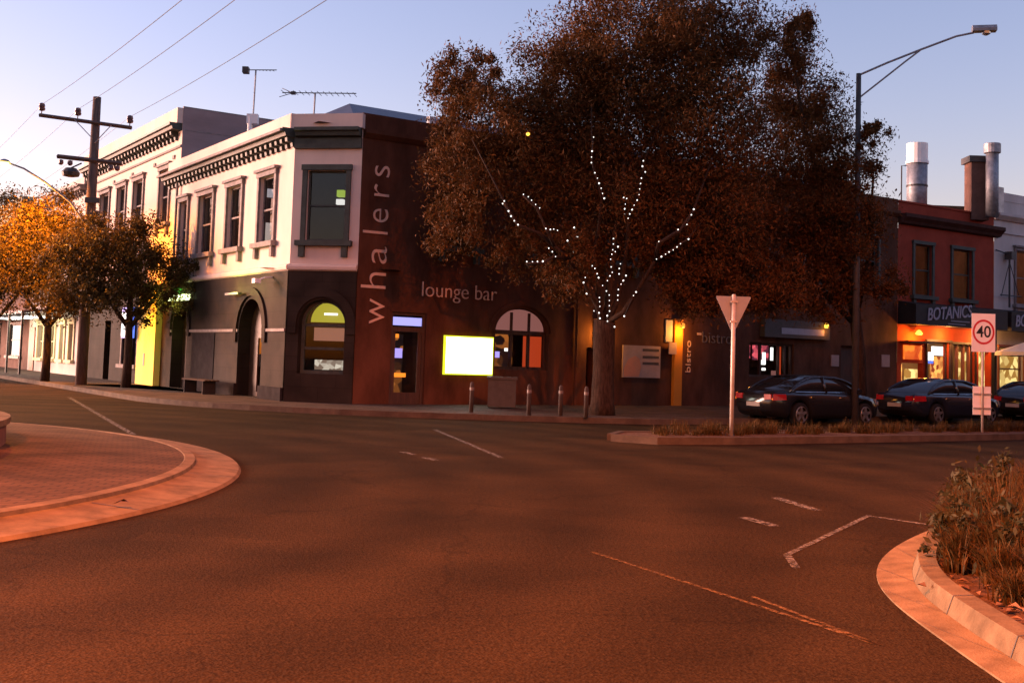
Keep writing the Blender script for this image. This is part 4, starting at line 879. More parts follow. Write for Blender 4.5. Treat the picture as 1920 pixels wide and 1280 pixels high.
# ------------------------------------------------------------------ street lamps
def lamp_post(name, lb, x, y, h, arm, lit, group=None):
    t = root(name, lb, 'street lamp', T3(x, y, .0))
    b = MB(T3(x, y)); b.tube([(0, 0, .0), (0, 0, h)], [.11, .075], 12); b.build('pole', M['steel_dark'], t, True)
    ax, ay, az = arm; U = Vector((ax, ay, az))
    pts = [(0, 0, h-.05), tuple(Vector((0, 0, h))+U*.25+Vector((0, 0, .02))), tuple(Vector((0, 0, h))+U*.55+Vector((0, 0, .06))), tuple(Vector((0, 0, h))+U*.85+Vector((0, 0, .08))), tuple(Vector((0, 0, h))+U)]
    b = MB(T3(x, y)); b.tube(pts, .032, 8); b.tube([(0, 0, h-.75), tuple(Vector((0, 0, h-.45))+U*.2), tuple(Vector((0, 0, h-.12))+U*.42), pts[2]], .026, 8); b.build('arm', M['steel'], t)
    e = Vector((0, 0, h))+U; d = Vector((ax, ay, 0)).normalized()
    T = T3(x, y) @ Matrix.Translation(e) @ Matrix.Rotation(math.atan2(d.y, d.x), 4, 'Z')
    b = MB(T); b.xprism([(-.14, .02), (-.15, .1), (-.08, .2), (.08, .2), (.15, .1), (.14, .02)], -.05, .62); hd = b.build('lamp_head', M['steel'], t)
    b = MB(T); b.lathe([(.13, .02), (.12, -.05), (.05, -.09)], 12, (.34, 0, 0)); b.build('lens', M['sodium'] if lit else M['head_off'], hd)
    if lit:
        q = T @ Vector((.34, 0, -.25)); street_light(q.x, q.y, q.z, lit)
lamp_post('street_lamp', 'tall dark street lamp whose arm reaches right over the parked cars', 10.15, 33.5, 10.44, (3.15, -.7, 1.14), 0)
lamp_post('street_lamp', 'lit sodium street lamp standing behind the viewpoint on the near left kerb', -8.5, -2.5, 9.0, (2.4, 1.4, .9), LAMP*2.3)
lamp_post('street_lamp', 'lit sodium street lamp standing in the near right garden just outside the view', 10.2, 13.4, 10.5, (-3.4, .4, .9), LAMP*.64)

# ------------------------------------------------------------------ traffic signs
gx, gy = 4.80, 24.55
t = root('give_way_sign', 'triangular give way sign seen from its bare back on a tall post', 'sign', T3(gx, gy, .13))
b = MB(T3(gx, gy)); b.tube([(0, 0, .1), (0, 0, 3.13)], .045, 12); b.lathe([(.05, 3.13), (.03, 3.16)], 10); b.build('post', M['galv_post'], t, True)
b = MB(T3(gx, gy)); tri = [(-.365, 3.12), (.365, 3.12), (.375, 3.09), (.02, 2.33), (-.02, 2.33), (-.375, 3.09)]
n = len(tri); b.add([(x, .052, z) for x, z in tri]+[(x, .06, z) for x, z in tri], [tuple(range(n)), tuple(range(2*n-1, n-1, -1))]+[(i, (i+1) % n, n+(i+1) % n, n+i) for i in range(n)]); b.build('plate', M['sign_back'], t)
b = MB(T3(gx, gy)); b.box(-.07, .07, -.05, .05, 2.98, 3.02); b.box(-.07, .07, -.05, .05, 2.55, 2.59); b.build('clamp', M['galv_post'], t)
fx, fy = 12.1, 29.2
t = root('speed_sign', 'white 40 speed limit sign with red ring on a slim post', 'sign', T3(fx, fy, .13))
b = MB(T3(fx, fy)); b.tube([(0, 0, .1), (0, 0, 3.1)], .032, 10); b.build('post', M['galv_post'], t, True)
b = MB(T3(fx, fy)); b.box(-.30, .30, -.055, -.04, 2.18, 3.16, ); b.build('plate', M['white_paint'], t)
b = MB(T3(fx, fy)); n = 40; cz = 2.69
vs = []; 
for r in (.28, .232): vs += [(r*math.cos(2*PI*k/n), -.059, cz+r*1.14*math.sin(2*PI*k/n)) for k in range(n)]
b.add(vs, [(k, (k+1) % n, n+(k+1) % n, n+k) for k in range(n)]); b.build('ring', M['sign_red'], t)
b = MB(T3(fx, fy)); text_into(b, '40', -.185, .185, 2.55, 2.85, -.058, .004, .012); b.build('numerals', M['sign_black'], t)
t = root('keep_left_sign', 'small pale sign plate low on the post beneath the 40 sign', 'sign', T3(fx, fy, .5))
b = MB(T3(fx, fy)); b.box(-.23, .23, .036, .046, .58, 1.30); b.build('plate', M['white_paint'], t)
b = MB(T3(fx, fy)); b.box(-.23, .23, -.02, .034, 1.1, 1.13); b.box(-.23, .23, -.02, .034, .74, .77); b.build('bracket', M['galv_post'], t)

# bollards and low street furniture at the far kerb
bo = root('bollard', 'dull bollard', 'bollard', T3(0, 0, .15))
b = MB(); b.lathe([(.06, .15), (.055, .9), (.04, .95), (.01, .97)], 14); b.build('post', mat('dull bollard steel', (.055, .042, .038), .7), bo, True)
b = MB(); b.lathe([(.0605, .74), (.0605, .82)], 14); b.build('band', mat('dull reflective band', (.14, .11, .10), .6), bo)
spots = [(2.05, 30.1, 'dull metal bollard on the far kerb nearest the big tree trunk'), (1.40, 30.6, 'dull metal bollard second left of the big tree trunk'), (.55, 30.3, 'dull metal bollard third left of the big tree trunk'), (-1.0, 31.2, 'dull metal bollard standing alone below the white lit panel')]
for i, (x, y, lb) in enumerate(spots):
    c = bo if i == 0 else copy_tree(bo)
    c.location = (x, y, .15); tag(c, lb, 'bollard', 'bollards along the far kerb')
bi = root('litter_bin', 'dark box litter bin by the brown wall below the arched window', 'bin', T3(-.2, 34.6, .15))
b = MB(T3(-.2, 34.6)); b.box(-.42, .42, -.3, .3, .18, 1.0, .03); b.build('body', M['steel_dark'], bi)
b = MB(T3(-.2, 34.6)); b.box(-.46, .46, -.34, .34, 1.0, 1.08, .02); b.build('lid', M['steel_dark'], bi)
be = root('bench', 'low dark timber bench against the grey hotel base', 'bench', at(FL, -5.6, -.7, .15))
b = MB(FL)
for k in range(4): b.box(-6.8, -4.4, -.95+.13*k, -.85+.13*k, .58, .62)
b.build('seat', mat('worn bench slats', (.05, .03, .022), .9), be)
for x in (-6.6, -4.7):
    b = MB(FL); b.box(x, x+.08, -.93, -.5, .15, .58); b.build('leg', mat('matt bench leg', (.03, .026, .025), .95), be)

# ------------------------------------------------------------------ cars
def loft(mb, secs, close_ends=True):
    n = len(secs[0]); vs = [p for s_ in secs for p in s_]; fs = []
    for i in range(len(secs)-1):
        for k in range(n): fs.append((i*n+k, i*n+(k+1) % n, (i+1)*n+(k+1) % n, (i+1)*n+k))
    if close_ends: fs.append(tuple(range(n))); fs.append(tuple((len(secs)-1)*n+k for k in range(n)))
    mb.add(vs, fs)
def interp(tab, x):
    for (x0, v0), (x1, v1) in zip(tab, tab[1:]):
        if x0 <= x <= x1:
            t = (x-x0)/(x1-x0); return v0+(v1-v0)*t
    return tab[-1][1] if x > tab[-1][0] else tab[0][1]
def make_car(name, lb, paint, L=4.7, H=1.43, wagon=False, lit=False):
    t = root(name, lb, 'car'); h = L/2; W_ = .89
    top = [(-h, .80), (-h+.08, .93), (-h+.75, .97), (-.2, .96), (h-1.25, .93), (h-.35, .80), (h-.06, .66), (h, .55)]
    bot = [(-h, .42), (-h+.25, .26), (-h+.6, .20), (h-.6, .19), (h-.15, .24), (h, .36)]
    wid = [(-h, .66), (-h+.12, .78), (-h+.5, .86), (-.6, W_), (.8, W_), (h-.7, .85), (h-.25, .74), (h-.03, .56), (h, .50)]
    wr, rr = (-h+1.02, h-.93), .40
    xs = sorted(set([-h, -h+.03, -h+.08, -h+.18, -h+.35]+list(np.linspace(-h+.5, h-.5, 46))+[h-.35, h-.2, h-.1, h-.03, h]))
    secs = []
    for x in xs:
        zb, zt, hw = interp(bot, x), interp(top, x), interp(wid, x)
        arch = max([math.sqrt(max(0, rr*rr-(x-wx)**2)) for wx in wr])
        zs = max(zb, .30+arch) if arch > .05 else zb
        zs = min(zs, zt-.12)
        zm = zs+(zt-zs)*.55
        half = [(hw*.90, zs), (hw*.985, zs+(zm-zs)*.35), (hw*1.0, zm), (hw*.985, zt-.10), (hw*.93, zt-.025), (hw*.80, zt)]
        ring_ = [(x, y, z) for y, z in half]+[(x, 0, zt+.025)]+[(x, -y, z) for y, z in reversed(half)]+[(x, 0, max(zb, .22))]
        secs.append(ring_)
    b = MB(); loft(b, secs); body = b.build('body', M[paint], t, True)
    rear = -h+.15 if wagon else -h+.62
    gh = [(rear, .0), (rear+.55, .62), (rear+.95, .92), (-.35, 1), (.25, .93), (.72, .62), (1.28, .0)]
    secs = []; base = .94
    for x, f_ in [(x, interp(gh, x)) for x in np.linspace(rear, 1.28, 30)]:
        zt = base+(H-base)*f_**.75 if f_ > 0 else base; bw = interp(wid, x)*.93; tw = bw-.20*f_**.8
        secs.append([(x, bw, base-.02), (x, tw+.03*f_, zt-.05*f_), (x, tw-.05, zt-.006), (x, 0, zt+.012), (x, -tw+.05, zt-.006), (x, -tw-.03*f_, zt-.05*f_), (x, -bw, base-.02)])
    b = MB(); loft(b, secs); gl = b.build('cabin_glass', M['car_glass'], t, True)
    b = MB()
    rs = [s_ for s_ in secs if s_[3][2] > H-.075]
    up_ = lambda s_: [(p[0], p[1]*1.012, p[2]+.008) for p in s_[1:6]]
    n = 5; vs = [p for s_ in rs for p in up_(s_)]; b.add(vs, [(i*n+k, i*n+k+1, (i+1)*n+k+1, (i+1)*n+k) for i in range(len(rs)-1) for k in range(n-1)])
    for sg in (0, 1):
        edge = [Vector(s_[1 if not sg else 5]) for s_ in secs]; edge = [Vector((p.x, p.y*1.008, p.z+.012)) for p in edge]
        b.tube([tuple(p) for p in edge], .035, 6)
        xm = -.32; i = min(range(len(secs)), key=lambda q: abs(secs[q][0][0]-xm)); p0, p1 = Vector(secs[i][0 if not sg else 6]), Vector(secs[i][1 if not sg else 5])
        b.tube([(p0.x, p0.y*1.01, p0.z), (p1.x, p1.y*1.01, p1.z)], .045, 6)
    b.build('roof', M[paint], t, True)
    b = MB()
    for sg in (1, -1):
        e = [Vector((s_[0][0], sg*(s_[0][1]+.012), base+.012)) for s_ in secs[2:-2]]; b.tube([tuple(p) for p in e], .010, 5)
        e = [Vector((s_[1][0], sg*(s_[1][1]*1.008+.022), s_[1][2]+.002)) for s_ in secs[2:-2]]; b.tube([tuple(p) for p in e], .011, 5)
    b.build('window_trim', M['chrome'], t)
    b = MB()
    for sg in (1, -1):
        for xx in (.38, -.85): b.box(xx-.1, xx+.1, sg*W_-.02, sg*W_+.02, .79, .82)
    b.build('door_handle', M['chrome'], t)
    for sg in (1, -1):
        m_ = MB(); m_.box(.86, 1.04, min(sg*.86, sg*1.04), max(sg*.86, sg*1.04), .93, 1.06, .03); m_.build('mirror', M[paint], t)
        c = MB(); pr_ = [(h-.36, .74, .62), (h-.10, .60, .60), (h-.10, .60, .70), (h-.40, .745, .77)]
        c.add([(x+.03, sg*(y+.035), z) for x, y, z in pr_]+[(x-.1, sg*(y-.1), z) for x, y, z in pr_], [(0,1,2,3),(7,6,5,4),(0,4,5,1),(1,5,6,2),(2,6,7,3),(3,7,4,0)])
        c.add([(h-.02, sg*.60, .58), (h-.02, sg*.40, .57), (h-.04, sg*.40, .67), (h-.06, sg*.60, .69)], [(0,1,2,3)])
        c.build('headlight', M['head_on' if lit else 'head_off'], t)
        c = MB(); pr_ = [(-h+.42, .855, .72), (-h+.02, .70, .70), (-h+.05, .70, .88), (-h+.40, .85, .88)]
        c.add([(x-.012, sg*(y+.022), z) for x, y, z in pr_]+[(x+.06, sg*(y-.06), z) for x, y, z in pr_], [(0,1,2,3),(7,6,5,4),(0,4,5,1),(1,5,6,2),(2,6,7,3),(3,7,4,0)])
        c.box(-h-.015, -h+.03, min(sg*.42, sg*.68), max(sg*.42, sg*.68), .72, .87)
        c.build('tail_light', M['tail_on' if lit else 'tail_off'], t)
    b = MB(); b.box(-h-.02, -h+.02, -.25, .25, .52, .64); b.build('number_plate', M['plate'], t)
    b = MB(); b.box(h-.02, h+.025, -.25, .25, .38, .49); b.build('number_plate', M['plate'], t)
    b = MB(); b.box(h-.05, h+.012, -.42, .42, .50, .60); b.box(h-.12, h-.0, -.45, .45, .25, .34); b.build('grille', M['car_plastic'], t)
    for wx in wr:
        for sg in (1, -1):
            T = Matrix.Translation((wx, sg*.77, .325))
            b = MB(T); b.lathe([(.20, -.10), (.29, -.11), (.322, -.08), (.325, 0), (.322, .08), (.29, .11), (.20, .10)], 28, axis='y', cap=False); wh = b.build('wheel', M['tyre'], t, True)
            b = MB(T); yo = sg*.095
            b.lathe([(.235, yo-.02), (.235, yo+.005*sg), (.205, yo+.012*sg), (.205, yo-.02)], 28, axis='y', cap=False)
            for k in range(5):
                a = 2*PI*k/5+.3; ca, sa = math.cos(a), math.sin(a)
                q = [(.03, -.045), (.21, -.03), (.21, .03), (.03, .045)]
                b.add([(r_*ca-s_*sa, yo+.012*sg, r_*sa+s_*ca) for r_, s_ in q]+[(r_*ca-s_*sa, yo-.03*sg, r_*sa+s_*ca) for r_, s_ in q], [(0,1,2,3),(7,6,5,4),(0,4,5,1),(1,5,6,2),(2,6,7,3),(3,7,4,0)])
            b.lathe([(.05, yo-.02), (.05, yo+.02*sg)], 14, axis='y'); b.build('rim', M['rim'], wh)
            b = MB(T); b.lathe([(.2, yo-.05*sg), (.2, yo-.045*sg)], 20, axis='y'); b.build('brake_disc', M['car_plastic'], wh)
    return t
def place(o, x, y, ang, z=.0): o.location = (x, y, z); o.rotation_euler = (0, 0, ang)
AR = math.atan2(.555, .832)
c1 = make_car('parked_car', 'black sedan parked at the far kerb behind the give way sign', 'car_black')
place(c1, 8.90, 33.75, AR)
c2 = make_car('parked_car', 'dark blue sedan parked at the far kerb behind the 40 sign', 'car_blue')
place(c2, 14.1, 37.3, AR)
c3 = make_car('parked_car', 'dark car parked beyond the 40 sign at the picture edge', 'car_black', wagon=True)
place(c3, 19.4, 40.9, AR)
c4 = make_car('parked_car', 'pale silver car parked by the lit shops at the far left', 'car_silver')
q = FL @ Vector((-41.5, -4.8, 0)); place(c4, q.x, q.y, math.atan2(-.832, .555))

# ------------------------------------------------------------------ foliage
def leaf_mesh(name, centers, radii, per, ls, lw, m, parent, droop=.35, squash=1.0, rng=RNG, shell=.0):
    V = []; 
    for c, r in zip(centers, radii):
        nn = int(per*r**2)
        d = rng.normal(size=(nn, 3)); d /= np.linalg.norm(d, axis=1)[:, None]
        rad = r*(rng.random(nn)**(.5)*1.38)[:, None]
        # lumpy clumps: bunch the leaves about sub-centres
        sub = rng.normal(size=(max(4, int(12*r*r)), 3)); sub /= np.linalg.norm(sub, axis=1)[:, None]; sub *= (r*(.35+.65*rng.random(len(sub))**.5))[:, None]
        pick = rng.integers(0, len(sub), nn); p1 = sub[pick]+rng.normal(size=(nn, 3))*r*.145
        p0 = d*rad; mixr = (rng.random(nn) < .80)[:, None]
        p = np.where(mixr, p1, p0); p[:, 2] *= squash
        V.append(np.array(c)[None]+p)
    P = np.concatenate(V); n = len(P)
    a = rng.normal(size=(n, 3)); a[:, 2] -= droop*1.5; a /= np.linalg.norm(a, axis=1)[:, None]
    b = np.cross(a, rng.normal(size=(n, 3))); b /= np.linalg.norm(b, axis=1)[:, None]
    s = (ls*(.4+1.25*rng.random(n)**1.4))[:, None]; w = (lw*(.6+.8*rng.random(n)))[:, None]
    q = np.stack([P-a*s*.5, P+b*w*.5, P+a*s*.5, P-b*w*.5], 1).reshape(-1, 3)
    return quads(name, q, m, parent)
def quads(name, q, m, parent, kind=None):
    n = len(q)//4; me = bpy.data.meshes.new(name)
    if parent is not None:
        T = np.array(rootmat(parent).inverted()); q = q @ T[:3, :3].T+T[:3, 3]
    me.vertices.add(n*4); me.vertices.foreach_set('co', q.astype(np.float32).ravel())
    me.loops.add(n*4); me.loops.foreach_set('vertex_index', np.arange(n*4, dtype=np.int32))
    me.polygons.add(n); me.polygons.foreach_set('loop_start', np.arange(0, n*4, 4, dtype=np.int32))
    me.update(calc_edges=True); me.materials.append(m)
    o = bpy.data.objects.new(name, me); COL.objects.link(o)
    if parent is not None: o.parent = parent
    if kind: o['kind'] = kind
    return o
STR = dict(
a=[(2.06,30.2,7.61),(2.03,30.2,7.23),(2.02,30.2,7.07),(2.02,30.2,6.92),(2.12,30.2,6.65),(2.19,30.2,6.51),(2.24,30.2,6.37),(2.3,30.2,6.24),(2.34,30.2,6.1),(2.39,30.2,5.97)],
b=[(3.43,30.4,7.05),(3.41,30.4,6.9),(3.49,30.4,6.75),(3.39,30.4,6.58),(3.37,30.4,6.43),(3.35,30.4,6.28),(3.34,30.4,6.12),(3.29,30.4,5.98),(3.21,30.4,5.84),(3.16,30.4,5.72),(3.1,30.4,5.6),(3.06,30.4,5.48)],
c=[(2.95,30.8,6.29),(2.97,30.8,6.09),(3.05,30.8,6.07),(3.02,30.8,5.92),(3.0,30.8,5.79),(2.99,30.8,5.65)],
d=[(-.27,29.6,5.73),(-.31,29.6,5.66),(-.15,29.6,5.47),(-.08,29.6,5.34),(.01,29.6,5.22),(.11,29.6,5.12)],
e=[(.23,30.0,5.98),(.36,30.0,5.92),(.45,30.0,5.83),(.56,30.0,5.72),(.67,30.0,5.63)],
f=[(.85,30.0,5.09),(.97,30.0,5.07),(1.06,30.0,5.08),(1.16,30.0,5.05)],
g=[(.37,29.8,4.18),(.52,29.8,4.18),(.65,29.8,4.19),(.79,29.8,4.2)],
h=[(.95,30.3,4.6),(1.05,30.3,4.51),(1.14,30.3,4.38)],
i=[(1.63,30.6,5.21),(1.72,30.6,4.96),(1.46,30.6,4.85),(1.62,30.6,4.55)],
j=[(4.72,29.8,5.7),(4.66,29.8,5.55),(4.55,29.8,5.29),(4.32,29.8,5.15),(3.82,29.8,4.82)],
k=[(4.66,30.2,4.95),(4.45,30.2,4.82),(4.36,30.2,4.73),(4.26,30.2,4.65),(4.15,30.2,4.59),(4.06,30.2,4.53),(3.95,30.2,4.46),(3.82,30.2,4.39)],
l=[(2.75,31.2,5.01),(2.75,31.2,4.86),(2.88,31.2,4.79),(2.74,31.2,4.7),(2.81,31.2,4.65),(2.72,31.2,4.58),(2.69,31.2,4.44),(2.71,31.2,4.23),(2.74,31.2,4.08),(2.68,31.2,3.98)],
m=[(2.18,31.2,4.25),(2.26,31.2,4.17),(2.33,31.2,4.03),(2.37,31.2,3.92)],
n=[(2.04,31.0,4.02),(1.99,31.0,3.9),(1.95,31.0,3.76),(2.04,31.0,3.46)],
o=[(2.72,31.5,3.99),(2.64,31.5,3.87),(2.51,31.5,3.73),(2.62,31.5,3.58),(2.7,31.5,3.47),(2.71,31.5,3.32),(2.71,31.5,3.18),(2.72,31.5,3.03),(2.66,31.5,2.9),(2.67,31.5,2.75),(2.87,31.5,2.6)],
p=[(2.97,31.3,4.33),(2.94,31.3,4.2),(2.94,31.3,4.05),(3.13,31.3,4.01),(3.06,31.3,3.87),(3.0,31.3,3.77),(2.93,31.3,3.62),(2.92,31.3,3.46),(2.92,31.3,3.33)],
q=[(2.43,31.5,3.39),(2.44,31.5,3.28),(2.45,31.5,3.15),(2.29,31.5,3.02),(2.43,31.5,2.97),(2.46,31.5,2.82)],
r=[(3.41,31.2,3.56),(3.34,31.2,3.46),(3.1,31.2,2.89)])
SLB = dict(a='steep string of white fairy lights high left of the tree centre', b='longest string of white fairy lights climbing the upper right branch', c='short string of white fairy lights beside the longest upper string', d='outermost left string of white fairy lights sloping down', e='string of white fairy lights just right of the outermost left one',
f='short level string of white fairy lights with one brighter end', g='lowest level string of four white fairy lights at left', h='three white fairy lights sloping above the lowest level row', i='four scattered white fairy lights left of the trunk string', j='dim string of white fairy lights curving up at far right',
k='dense sloping string of white fairy lights at right of the crown', l='string of white fairy lights wound up the central limb', m='four white fairy lights on a short left limb near the fork', n='white fairy lights on the outer left limb near the fork', o='string of white fairy lights wound down the trunk top', p='string of white fairy lights on the right limb near the fork', q='string of white fairy lights on the left side of the trunk top', r='three white fairy lights on the lowest right limb')
tree = root('street_tree', 'large dark weeping tree with fairy lights in front of the brown hotel wall', 'tree', T3(2.62, 32, .15))
b = MB()
b.tube([(2.62, 32, .1), (2.63, 32, .5), (2.64, 32, 1.5), (2.62, 31.95, 2.4), (2.62, 31.9, 2.8)], [.40, .33, .30, .31, .30], 14)
def limb(pts, r0, r1):
    n = len(pts); b.tube(pts, [r0+(r1-r0)*i/(n-1) for i in range(n)], 8)
limb([(2.62, 31.9, 2.7), (2.70, 31.7, 3.4), (2.74, 31.45, 4.1), (2.78, 31.4, 5.0), (2.95, 31.2, 6.0), (3.05, 31.4, 8.0), (3.2, 31.6, 10.5)], .15, .03)
limb([(2.62, 31.9, 2.6), (2.40, 31.7, 3.2), (2.05, 31.3, 3.75), (1.5, 30.9, 4.4), (.7, 30.4, 5.0), (.1, 29.9, 5.15), (-.3, 29.8, 5.8), (-1.2, 30.5, 7.5)], .10, .015)
limb([(2.40, 31.7, 3.2), (2.38, 31.4, 3.9), (2.15, 31.3, 4.3), (2.3, 30.9, 5.2), (2.35, 30.5, 6.0), (2.05, 30.4, 7.0), (2.0, 30.5, 8.5)], .08, .015)
limb([(2.65, 31.9, 2.6), (2.93, 31.6, 3.3), (3.05, 31.5, 3.9), (3.1, 31.0, 4.8), (3.1, 30.65, 5.5), (3.38, 30.6, 6.3), (3.5, 30.6, 7.1), (4.2, 31, 9)], .09, .015)
limb([(2.65, 31.9, 2.7), (3.1, 31.4, 3.0), (3.5, 31.2, 3.7), (3.85, 30.5, 4.4), (4.3, 30.4, 4.7), (4.7, 30.4, 5.0), (5.5, 31, 6)], .09, .015)
limb([(3.85, 30.5, 4.4), (3.85, 30.1, 4.8), (4.4, 30.0, 5.15), (4.75, 30.0, 5.7), (5.3, 30.4, 7.2)], .07, .02)
limb([(1.5, 30.9, 4.4), (1.1, 30.5, 4.4), (.8, 30.0, 4.17), (.35, 30.0, 4.15)], .06, .02)
limb([(1.1, 30.5, 4.7), (.9, 30.2, 5.05), (.6, 30.2, 5.65), (.2, 30.2, 6.0)], .05, .02)
b.build('trunk', M['bark'], tree, True)
BL = [(-1.39,9.2,1.2),(-1.45,6.75,1.35),(-1.5,5.3,1.0),(-.13,8.01,1.65),(1.17,10.21,1.8),(1.26,6.83,2.1),(.3,5.05,1.1),(3.12,11.2,2.25),(3.49,8.43,2.25),(3.4,5.84,1.8),(5.41,11.12,1.95),(5.77,8.2,2.25),(5.52,5.6,1.95),(4.95,4.07,1.05),(1.93,4.58,1.2),(-1.11,9.98,.67),(6.0,3.7,.8),(7.8,3.9,.9),(4.9,3.6,.6),(5.2,4.5,1.2),(6.5,4.7,1.3),(7.0,3.8,.9),(4.35,5.1,1.0),(3.7,4.9,.7)]
cs = []; rs = []
for x, z, r in BL:
    k = r*.80
    for _ in range(3):
        cs.append((x+random.uniform(-.3, .3)*r, 32.4+random.uniform(-1.1, 1.9), z+random.uniform(-.25, .25)*r)); rs.append(k)
leaf_mesh('crown', cs, rs, 3000, .125, .042, M['leaf'], tree, .5)
tree2 = root('street_tree', 'second dark dense tree overlapping the right of the lit tree', 'tree', T3(10.95, 35.6, .15))
b = MB(); b.tube([(10.95, 35.6, .1), (10.9, 35.55, 2.0), (10.6, 35.2, 3.6), (9.7, 34.6, 6), (8.7, 34.2, 9), (8.3, 34, 11)], [.24, .19, .17, .12, .07, .03], 12)
b.tube([(10.7, 35.3, 3.3), (10.9, 34.8, 5), (10.9, 34.4, 7.5)], [.10, .08, .03], 8); b.tube([(10.75, 35.4, 3.0), (8.8, 34.6, 4.6), (7.4, 34.0, 6.2)], [.11, .08, .03], 8); b.build('trunk', M['bark'], tree2, True)
B2 = [(7.95,10.69,1.16),(8.29,8.8,1.7),(9.71,7.58,1.16),(8.02,6.42,2.01),(9.89,5.86,1.39),(9.29,4.28,1.24),(7.28,4.06,1.08),(10.68,4.17,.77),(10.49,8.39,.54),(8.09,11.66,.62)]
cs = []; rs = []
for x, z, r in B2:
    for _ in range(3):
        yy = 33.9+random.uniform(-.6, 1.6); f_ = yy/33
        cs.append(((x+random.uniform(-.25, .25)*r)*f_, yy, 1.6+(z-1.6+random.uniform(-.25, .25)*r)*f_)); rs.append(r*.82)
leaf_mesh('crown', cs, rs, 3000, .125, .042, M['leaf'], tree2, .4)
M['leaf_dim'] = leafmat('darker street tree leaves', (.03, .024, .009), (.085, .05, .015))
def street_tree(x, y, h, lb, blobs, lean=0, lm='leaf_far'):
    t = root('street_tree', lb, 'tree', T3(x, y, .15))
    b = MB(); b.tube([(x, y, .1), (x+.03, y, 1.2), (x+lean*.4, y, 2.4), (x+lean, y, h*.62), (x+lean*1.2, y, h*.9)], [.19, .15, .13, .08, .02], 10)
    for sg in (-1, 1): b.tube([(x+lean*.4, y, 2.3), (x+sg*.9, y+.3*sg, 3.6), (x+sg*1.5, y+.2, 4.8)], [.09, .06, .02], 8)
    b.build('trunk', M['bark'], t, True)
    cs = [(x+dx, y+dy, z) for dx, dy, z, r in blobs]; rs = [r for *_, r in blobs]
    leaf_mesh('crown', cs, rs, 2400, .13, .055, M[lm], t, .2)
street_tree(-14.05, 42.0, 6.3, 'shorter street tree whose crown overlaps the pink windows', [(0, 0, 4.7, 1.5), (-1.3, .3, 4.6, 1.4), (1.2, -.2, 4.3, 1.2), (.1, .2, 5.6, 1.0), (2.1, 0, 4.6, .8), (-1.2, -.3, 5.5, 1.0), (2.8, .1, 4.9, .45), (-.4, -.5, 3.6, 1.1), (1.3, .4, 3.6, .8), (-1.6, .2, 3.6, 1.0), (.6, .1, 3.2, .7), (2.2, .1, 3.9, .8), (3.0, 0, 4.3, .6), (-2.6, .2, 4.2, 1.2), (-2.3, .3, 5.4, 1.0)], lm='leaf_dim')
street_tree(-18.65, 46.0, 7.6, 'orange lit street tree in the middle of the left row', [(0, 0, 5.6, 1.8), (-1.4, .2, 5.2, 1.5), (1.4, -.2, 5.2, 1.6), (.2, .1, 6.9, 1.1), (-.8, .1, 6.8, 1.0), (.6, -.4, 4.0, 1.3), (-.9, 0, 4.0, 1.2), (2.5, 0, 4.8, 1.1), (1.6, .1, 3.6, .9), (2.2, .2, 5.8, .8)])
street_tree(-21.9, 48.0, 7.6, 'orange lit street tree cut by the left picture edge', [(0, 0, 5.8, 1.9), (-1.5, .2, 5.4, 1.7), (1.5, -.2, 5.8, 1.5), (.4, .1, 7.1, 1.1), (1.0, -.4, 4.2, 1.3), (-.9, 0, 4.2, 1.4), (1.6, .2, 6.8, .8), (2.0, .0, 4.4, 1.0)])
# fairy lights
me_b = None
for key, pts in STR.items():
    t = root('fairy_light_string', SLB[key], 'fairy lights', T3(*pts[0]), 'fairy light strings in the big tree')
    b = MB(); b.tube([(x, y+.03, z) for x, y, z in pts], .006, 4); b.build('wire', M['wire'], t)
    for x, y, z in pts:
        b = MB(); rr_ = random.choice((.013, .017, .022)); b.lathe([(.004, -rr_), (rr_*.8, -rr_*.5), (rr_, 0), (rr_*.8, rr_*.5), (.004, rr_)], 8, (x, y-.02, z)); b.build('bulb', M['bulb'], t, True)
b = MB(); b.lathe([(.004, -.05), (.045, -.02), (.05, .02), (.004, .05)], 8, (.3, 30.0, 7.6)); ab = b.build('amber_lamp', M['amber']); tag(ab, 'lone amber lamp glowing in the upper left of the big tree', 'lamp')

# tussocks in the near bed
def tussock(x, y, h, n, spread, rng=RNG):
    th = rng.random(n)*2*PI; lean = rng.random(n)**.7*spread; hh = h*(.55+.5*rng.random(n)); w = .006+.006*rng.random(n)
    bx = x+rng.normal(size=n)*.06; by = y+rng.normal(size=n)*.06; q = []
    S = 4; px = np.stack([bx+np.cos(th)*lean*(t/S)**2 for t in range(S+1)], 1); py = np.stack([by+np.sin(th)*lean*(t/S)**2 for t in range(S+1)], 1); pz = np.stack([.11+hh*(t/S)*(1-.25*(lean/spread)*(t/S)) for t in range(S+1)], 1)
    nx, ny = -np.sin(th), np.cos(th)
    for t in range(S):
        w0 = w*(1-t/S*.8); w1 = w*(1-(t+1)/S*.95)
        q.append(np.stack([np.stack([px[:, t]-nx*w0, py[:, t]-ny*w0, pz[:, t]], 1), np.stack([px[:, t]+nx*w0, py[:, t]+ny*w0, pz[:, t]], 1), np.stack([px[:, t+1]+nx*w1, py[:, t+1]+ny*w1, pz[:, t+1]], 1), np.stack([px[:, t+1]-nx*w1, py[:, t+1]-ny*w1, pz[:, t+1]], 1)], 1))
    return np.concatenate(q).reshape(-1, 3)
def inside(x, y):
    for (xa, ya), (xb, yb) in zip(kback, kback[1:]):
        if min(ya, yb) <= y <= max(ya, yb):
            t = (y-ya)/(yb-ya) if yb != ya else 0; return x > xa+(xb-xa)*t
    return False
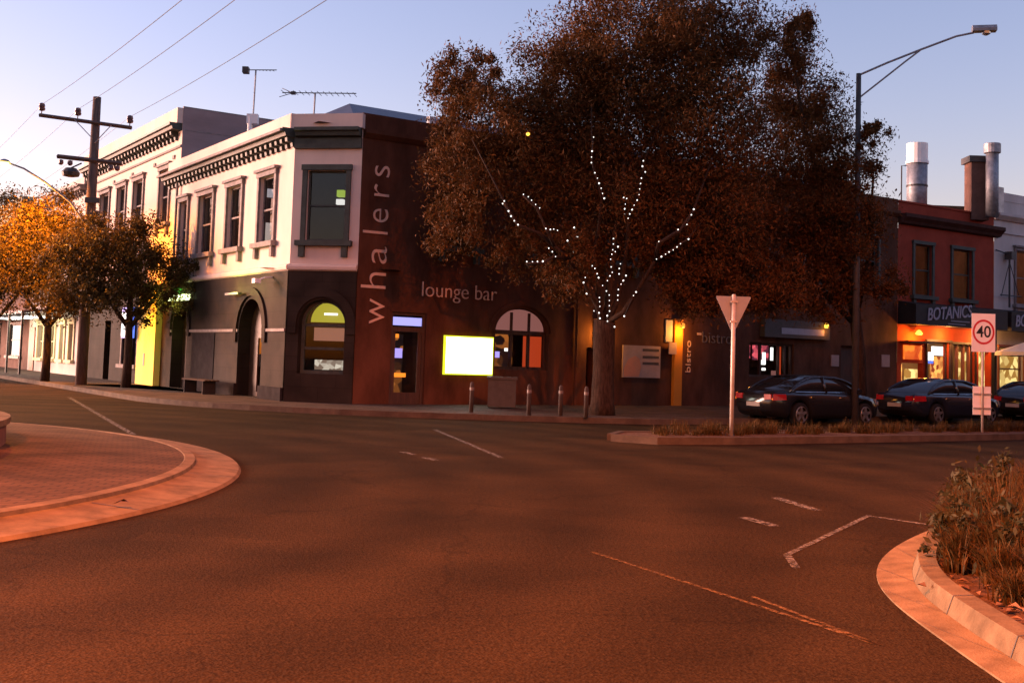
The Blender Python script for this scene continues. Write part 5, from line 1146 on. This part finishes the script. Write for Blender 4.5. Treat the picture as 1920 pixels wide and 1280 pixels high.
cands = [(3.55, 8.15, .55), (3.5, 8.75, .62), (3.75, 8.6, .75), (3.72, 9.15, .75), (3.95, 9.1, .85), (3.92, 9.7, .8), (4.15, 9.6, .9), (4.1, 10.2, .8), (4.35, 10.1, .95), (4.38, 10.75, .8), (4.6, 10.55, .95), (4.7, 11.3, .9), (4.95, 11.1, 1.0), (5.15, 11.9, .9), (5.4, 11.6, 1.0), (5.7, 12.3, 1.0), (4.85, 10.4, 1.0), (5.3, 11.0, 1.0), (4.25, 9.3, .9), (3.4, 7.6, .4), (3.75, 7.9, .6), (6.2, 12.9, 1.0)]
for i, (x, y, h) in enumerate(cands):
    t = root('grass_tussock', 'arching russet grass tussock in the planted bed at the near right', 'grass', T3(x, y, .11), 'tussocks in the near planted bed')
    h *= .68; quads('blades', tussock(x, y, h, 420, h*.85), M['grass'], t)
for i, (x, y, r) in enumerate([(3.75, 8.3, .22), (3.6, 8.95, .24), (3.85, 9.4, .27), (4.05, 9.9, .29), (4.3, 10.5, .30), (4.6, 11.0, .31), (5.0, 11.55, .33), (3.95, 8.75, .27)]):
    t = root('shrub', 'small dark leafy shrub among the russet tussocks at the near right', 'shrub', T3(x, y, .11), 'shrubs in the near planted bed')
    b = MB(T3(x, y))
    for k in range(5): b.tube([(0, 0, .08), (math.cos(k*1.3)*r*.5, math.sin(k*1.3)*r*.5, .1+r)], [.012, .005], 5)
    b.build('stem', M['bark'], t)
    leaf_mesh('foliage', [(x, y, .15+r), (x+.12, y-.1, .1+r*.7), (x-.15, y+.1, .1+r*.8)], [r, r*.7, r*.7], 5200, .07, .03, M['shrub'], t, .1)
q = []
while len(q) < 1500:
    x, y = random.uniform(2.9, 7), random.uniform(4.5, 13)
    if not inside(x+(.25 if random.random() < .12 else 0), y): continue
    s_ = random.uniform(.02, .06); a = random.uniform(0, 2*PI); tz = random.uniform(-.02, .03)
    q.append([(x+math.cos(a)*s_, y+math.sin(a)*s_, .125), (x-math.sin(a)*s_*.5, y+math.cos(a)*s_*.5, .13+abs(tz)), (x-math.cos(a)*s_, y-math.sin(a)*s_, .125), (x+math.sin(a)*s_*.5, y-math.cos(a)*s_*.5, .13+abs(tz)*.5)])
quads('leaf_litter', np.array(q).reshape(-1, 3), M['litter'], None, 'stuff')
# ground cover on the splitter island
q = []
for _ in range(160):
    t_ = random.random(); A_ = Vector((3.2, 24.1)); B_ = Vector((19, 34.3)); p = A_.lerp(B_, t_)+Vector((random.uniform(-.3, .3), random.uniform(-.45, .45)))
    q.append(tussock(p.x, p.y, random.uniform(.18, .42), 60, .3))
quads('ground_cover', np.concatenate(q), M['grass'], None, 'stuff')
